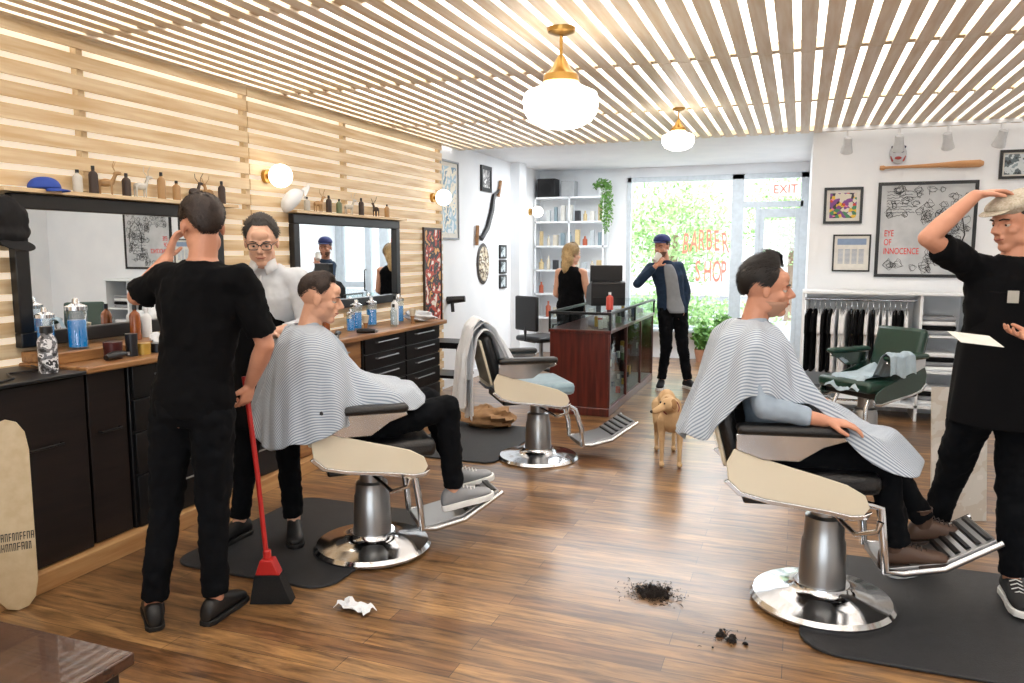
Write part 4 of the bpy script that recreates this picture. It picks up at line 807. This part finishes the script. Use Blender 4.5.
cap_obj(H@V((0,0,.06)),math.atan2(-.8,-.6),mat('navy_cap','242f66',.8),None,parent=PF,name='worn_cap',s=1.08)
lf=V((.99,.12,0)); ff=V((.12,-.99,0)); G=[]
prof_=[(-.05,.145,.157),(.06,.18,.127),(.28,.154,.117),(.5,.162,.130),(.72,.184,.132),(.88,.177,.108),(.95,.12,.085)]
for i in range(19):
    t=-.05+i/18.0
    for k in range(len(prof_)-1):
        if prof_[k][0]<=t<=prof_[k+1][0]+1e-6: break
    q=(t-prof_[k][0])/(prof_[k+1][0]-prof_[k][0]); w_=prof_[k][1]*(1-q)+prof_[k+1][1]*q; d_=prof_[k][2]*(1-q)+prof_[k+1][2]*q
    c=V((-.07,0,.90)).lerp(V((-.17,0,1.44)),t); hw=.62-.30*max(0,t)
    G.append([c+lf*math.sin(a)*w_+ff*(math.cos(a)*(d_+.010)) for a in [hw*(m_/5-1) for m_ in range(11)]])
mk('grey_undershirt',B().grid(G),mat('grey_tee','85888c',.9),parent=PF,solid=.004)
mk('drinking_cup',B().lathe([(0,0),(.03,0),(.038,.1),(.034,.1),(.028,.01),(0,.01)],n=20),mat('cup_white','d8d6d0',.4),loc=(-1.49,8.47,1.45),rot=(-.6,.5,0),label='pale paper cup held to the mouth',cat='cup')
# G woman
J=dict(pel=(0,0,.90),neck=(.0,0,1.37),head=(.01,0,1.52),shR=(.15,0,1.31),shL=(-.15,0,1.31),elR=(.20,.03,1.06),wrR=(.14,.2,.98),elL=(-.20,.02,1.06),wrL=(-.12,.2,.98),knR=(.09,.02,.46),knL=(-.09,.02,.46),anR=(.10,0,.085),anL=(-.10,0,.085))
PG,H=human('blonde woman in a black tank top standing behind the desk',(-2.48,8.62,0),AZ-.5,J,(.5,.8,-.1),dict(top=tshirt,topname='tank_top',bot=denimB,hair=blonde,shoe=bshoe,footL=(0,1,0),footR=(0,1,0),sleeve=0,fem=.86,skin=skin2,hs=dict(th=.014,front=46,side=110,back=150,bl=.05),handL=((.3,1,0),(0,0,-1),.4),handR=((-.3,1,0),(0,0,-1),.4)))
mkr('long_hair',B().ell(H@V((-.05,0,-.03)),(.075,.09,.13)).ell(H@V((-.065,0,-.13)),(.05,.085,.10)),blonde,.01,parent=PG,sm=3,disp=.02,ds=.03)
# dog: lean, head turned and lowered
b=B(); b.ell((.09,0,.37),(.15,.080,.13)).ell((-.09,0,.40),(.2,.064,.08)).ell((-.25,0,.395),(.11,.074,.105)); b.cap((.15,0,.42),(.225,-.02,.465),.064,.047); b.ell((.25,-.035,.48),(.058,.050,.048)); b.cap((.265,-.06,.468),(.30,-.135,.435),.031,.021)
for s in(-1,1):
    b.cap((.15,s*.055,.35),(.13,s*.066,.27),.046,.030).cap((.13,s*.066,.27),(.155,s*.064,.12),.027,.017).cap((.155,s*.064,.12),(.16,s*.064,.03),.016,.015).ell((.175,s*.064,.02),(.034,.021,.02))
    b.cap((-.26,s*.05,.37),(-.19,s*.070,.26),.068,.038).cap((-.19,s*.070,.26),(-.33,s*.068,.155),.034,.018).cap((-.33,s*.068,.155),(-.31,s*.066,.03),.017,.014).ell((-.295,s*.066,.02),(.034,.021,.02))
b.tube([(-.34,0,.44),(-.42,0,.38),(-.47,0,.28),(-.52,0,.24)],[.020,.015,.010,.005])
PDg=mkr('dog',b,mat('tan_fur','c5a57c',.85,c2='b39168',sc=10),.0055,loc=(-.86,5.66,0),rz=R(-76),sm=4,label='slim short haired tan dog standing with its head turned',cat='dog')
e1,e2=V((.43,-.9,0)),V((.9,.43,0)); hc=V((.25,-.035,.48))
for s in(-1,1):
    mk('ear',B().ell((0,0,0),(.024,.008,.038)),mat('ear_brown','9c764c',.8),parent=PDg,loc=hc+e2*s*.049-e1*.02+V((0,0,.008)),rot=(.3,.0,R(-64)))
    mk('eye',B().ell(hc+V((0,0,.012))+e1*.044+e2*s*.027,.008,n=10,k=6),mat('iris'),parent=PDg)
mk('nose',B().ell((.307,-.153,.437),(.012,.012,.011)),black,parent=PDg); mk('collar',B().tube([V((.185,-.01,.445))+V((-.030*math.sin(a),.058*math.cos(a),.050*math.sin(a))) for a in [2*math.pi*i/20 for i in range(21)]],.007,n=6),mat('collar_red','7a2a22',.6),parent=PDg)
# ------------------------------------------------------------------ LIGHT + CAMERA
w=bpy.data.worlds.new('w'); S.world=w; w.use_nodes=True; bg=w.node_tree.nodes['Background']; bg.inputs[0].default_value=(.87,.94,1,1); bg.inputs[1].default_value=4.8
def area(n,loc,rot,sx,sy,p,c=(1,1,1)):
    l=bpy.data.lights.new(n,'AREA'); l.shape='RECTANGLE'; l.size=sx; l.size_y=sy; l.energy=p; l.color=c; o=bpy.data.objects.new(n,l); C.objects.link(o); o.location=loc; o.rotation_euler=rot; return o
sun=bpy.data.lights.new('sun','SUN'); sun.energy=3; sun.angle=.03; o=bpy.data.objects.new('sun',sun); C.objects.link(o); o.rotation_euler=(R(-35),R(25),0)
area('plenum_light',(-.3,3,2.95),(0,0,0),6,8,270,(.94,.97,1))
area('entry_fill_light',(-1.8,9.7,2.75),(0,0,0),2.6,1.2,85,(.95,.98,1))  # added fill lamp brightening the entry, no fixture there
cam=bpy.data.cameras.new('camera'); cam.sensor_width=36; cam.lens=27; cam.clip_start=.05; co=bpy.data.objects.new('camera',cam); C.objects.link(co)
co.location=(0,0,1.56); co.rotation_euler=(R(90-6.72),0,AZ); S.camera=co
S.view_settings.view_transform='Standard'; S.view_settings.look='None'; S.view_settings.exposure=.1
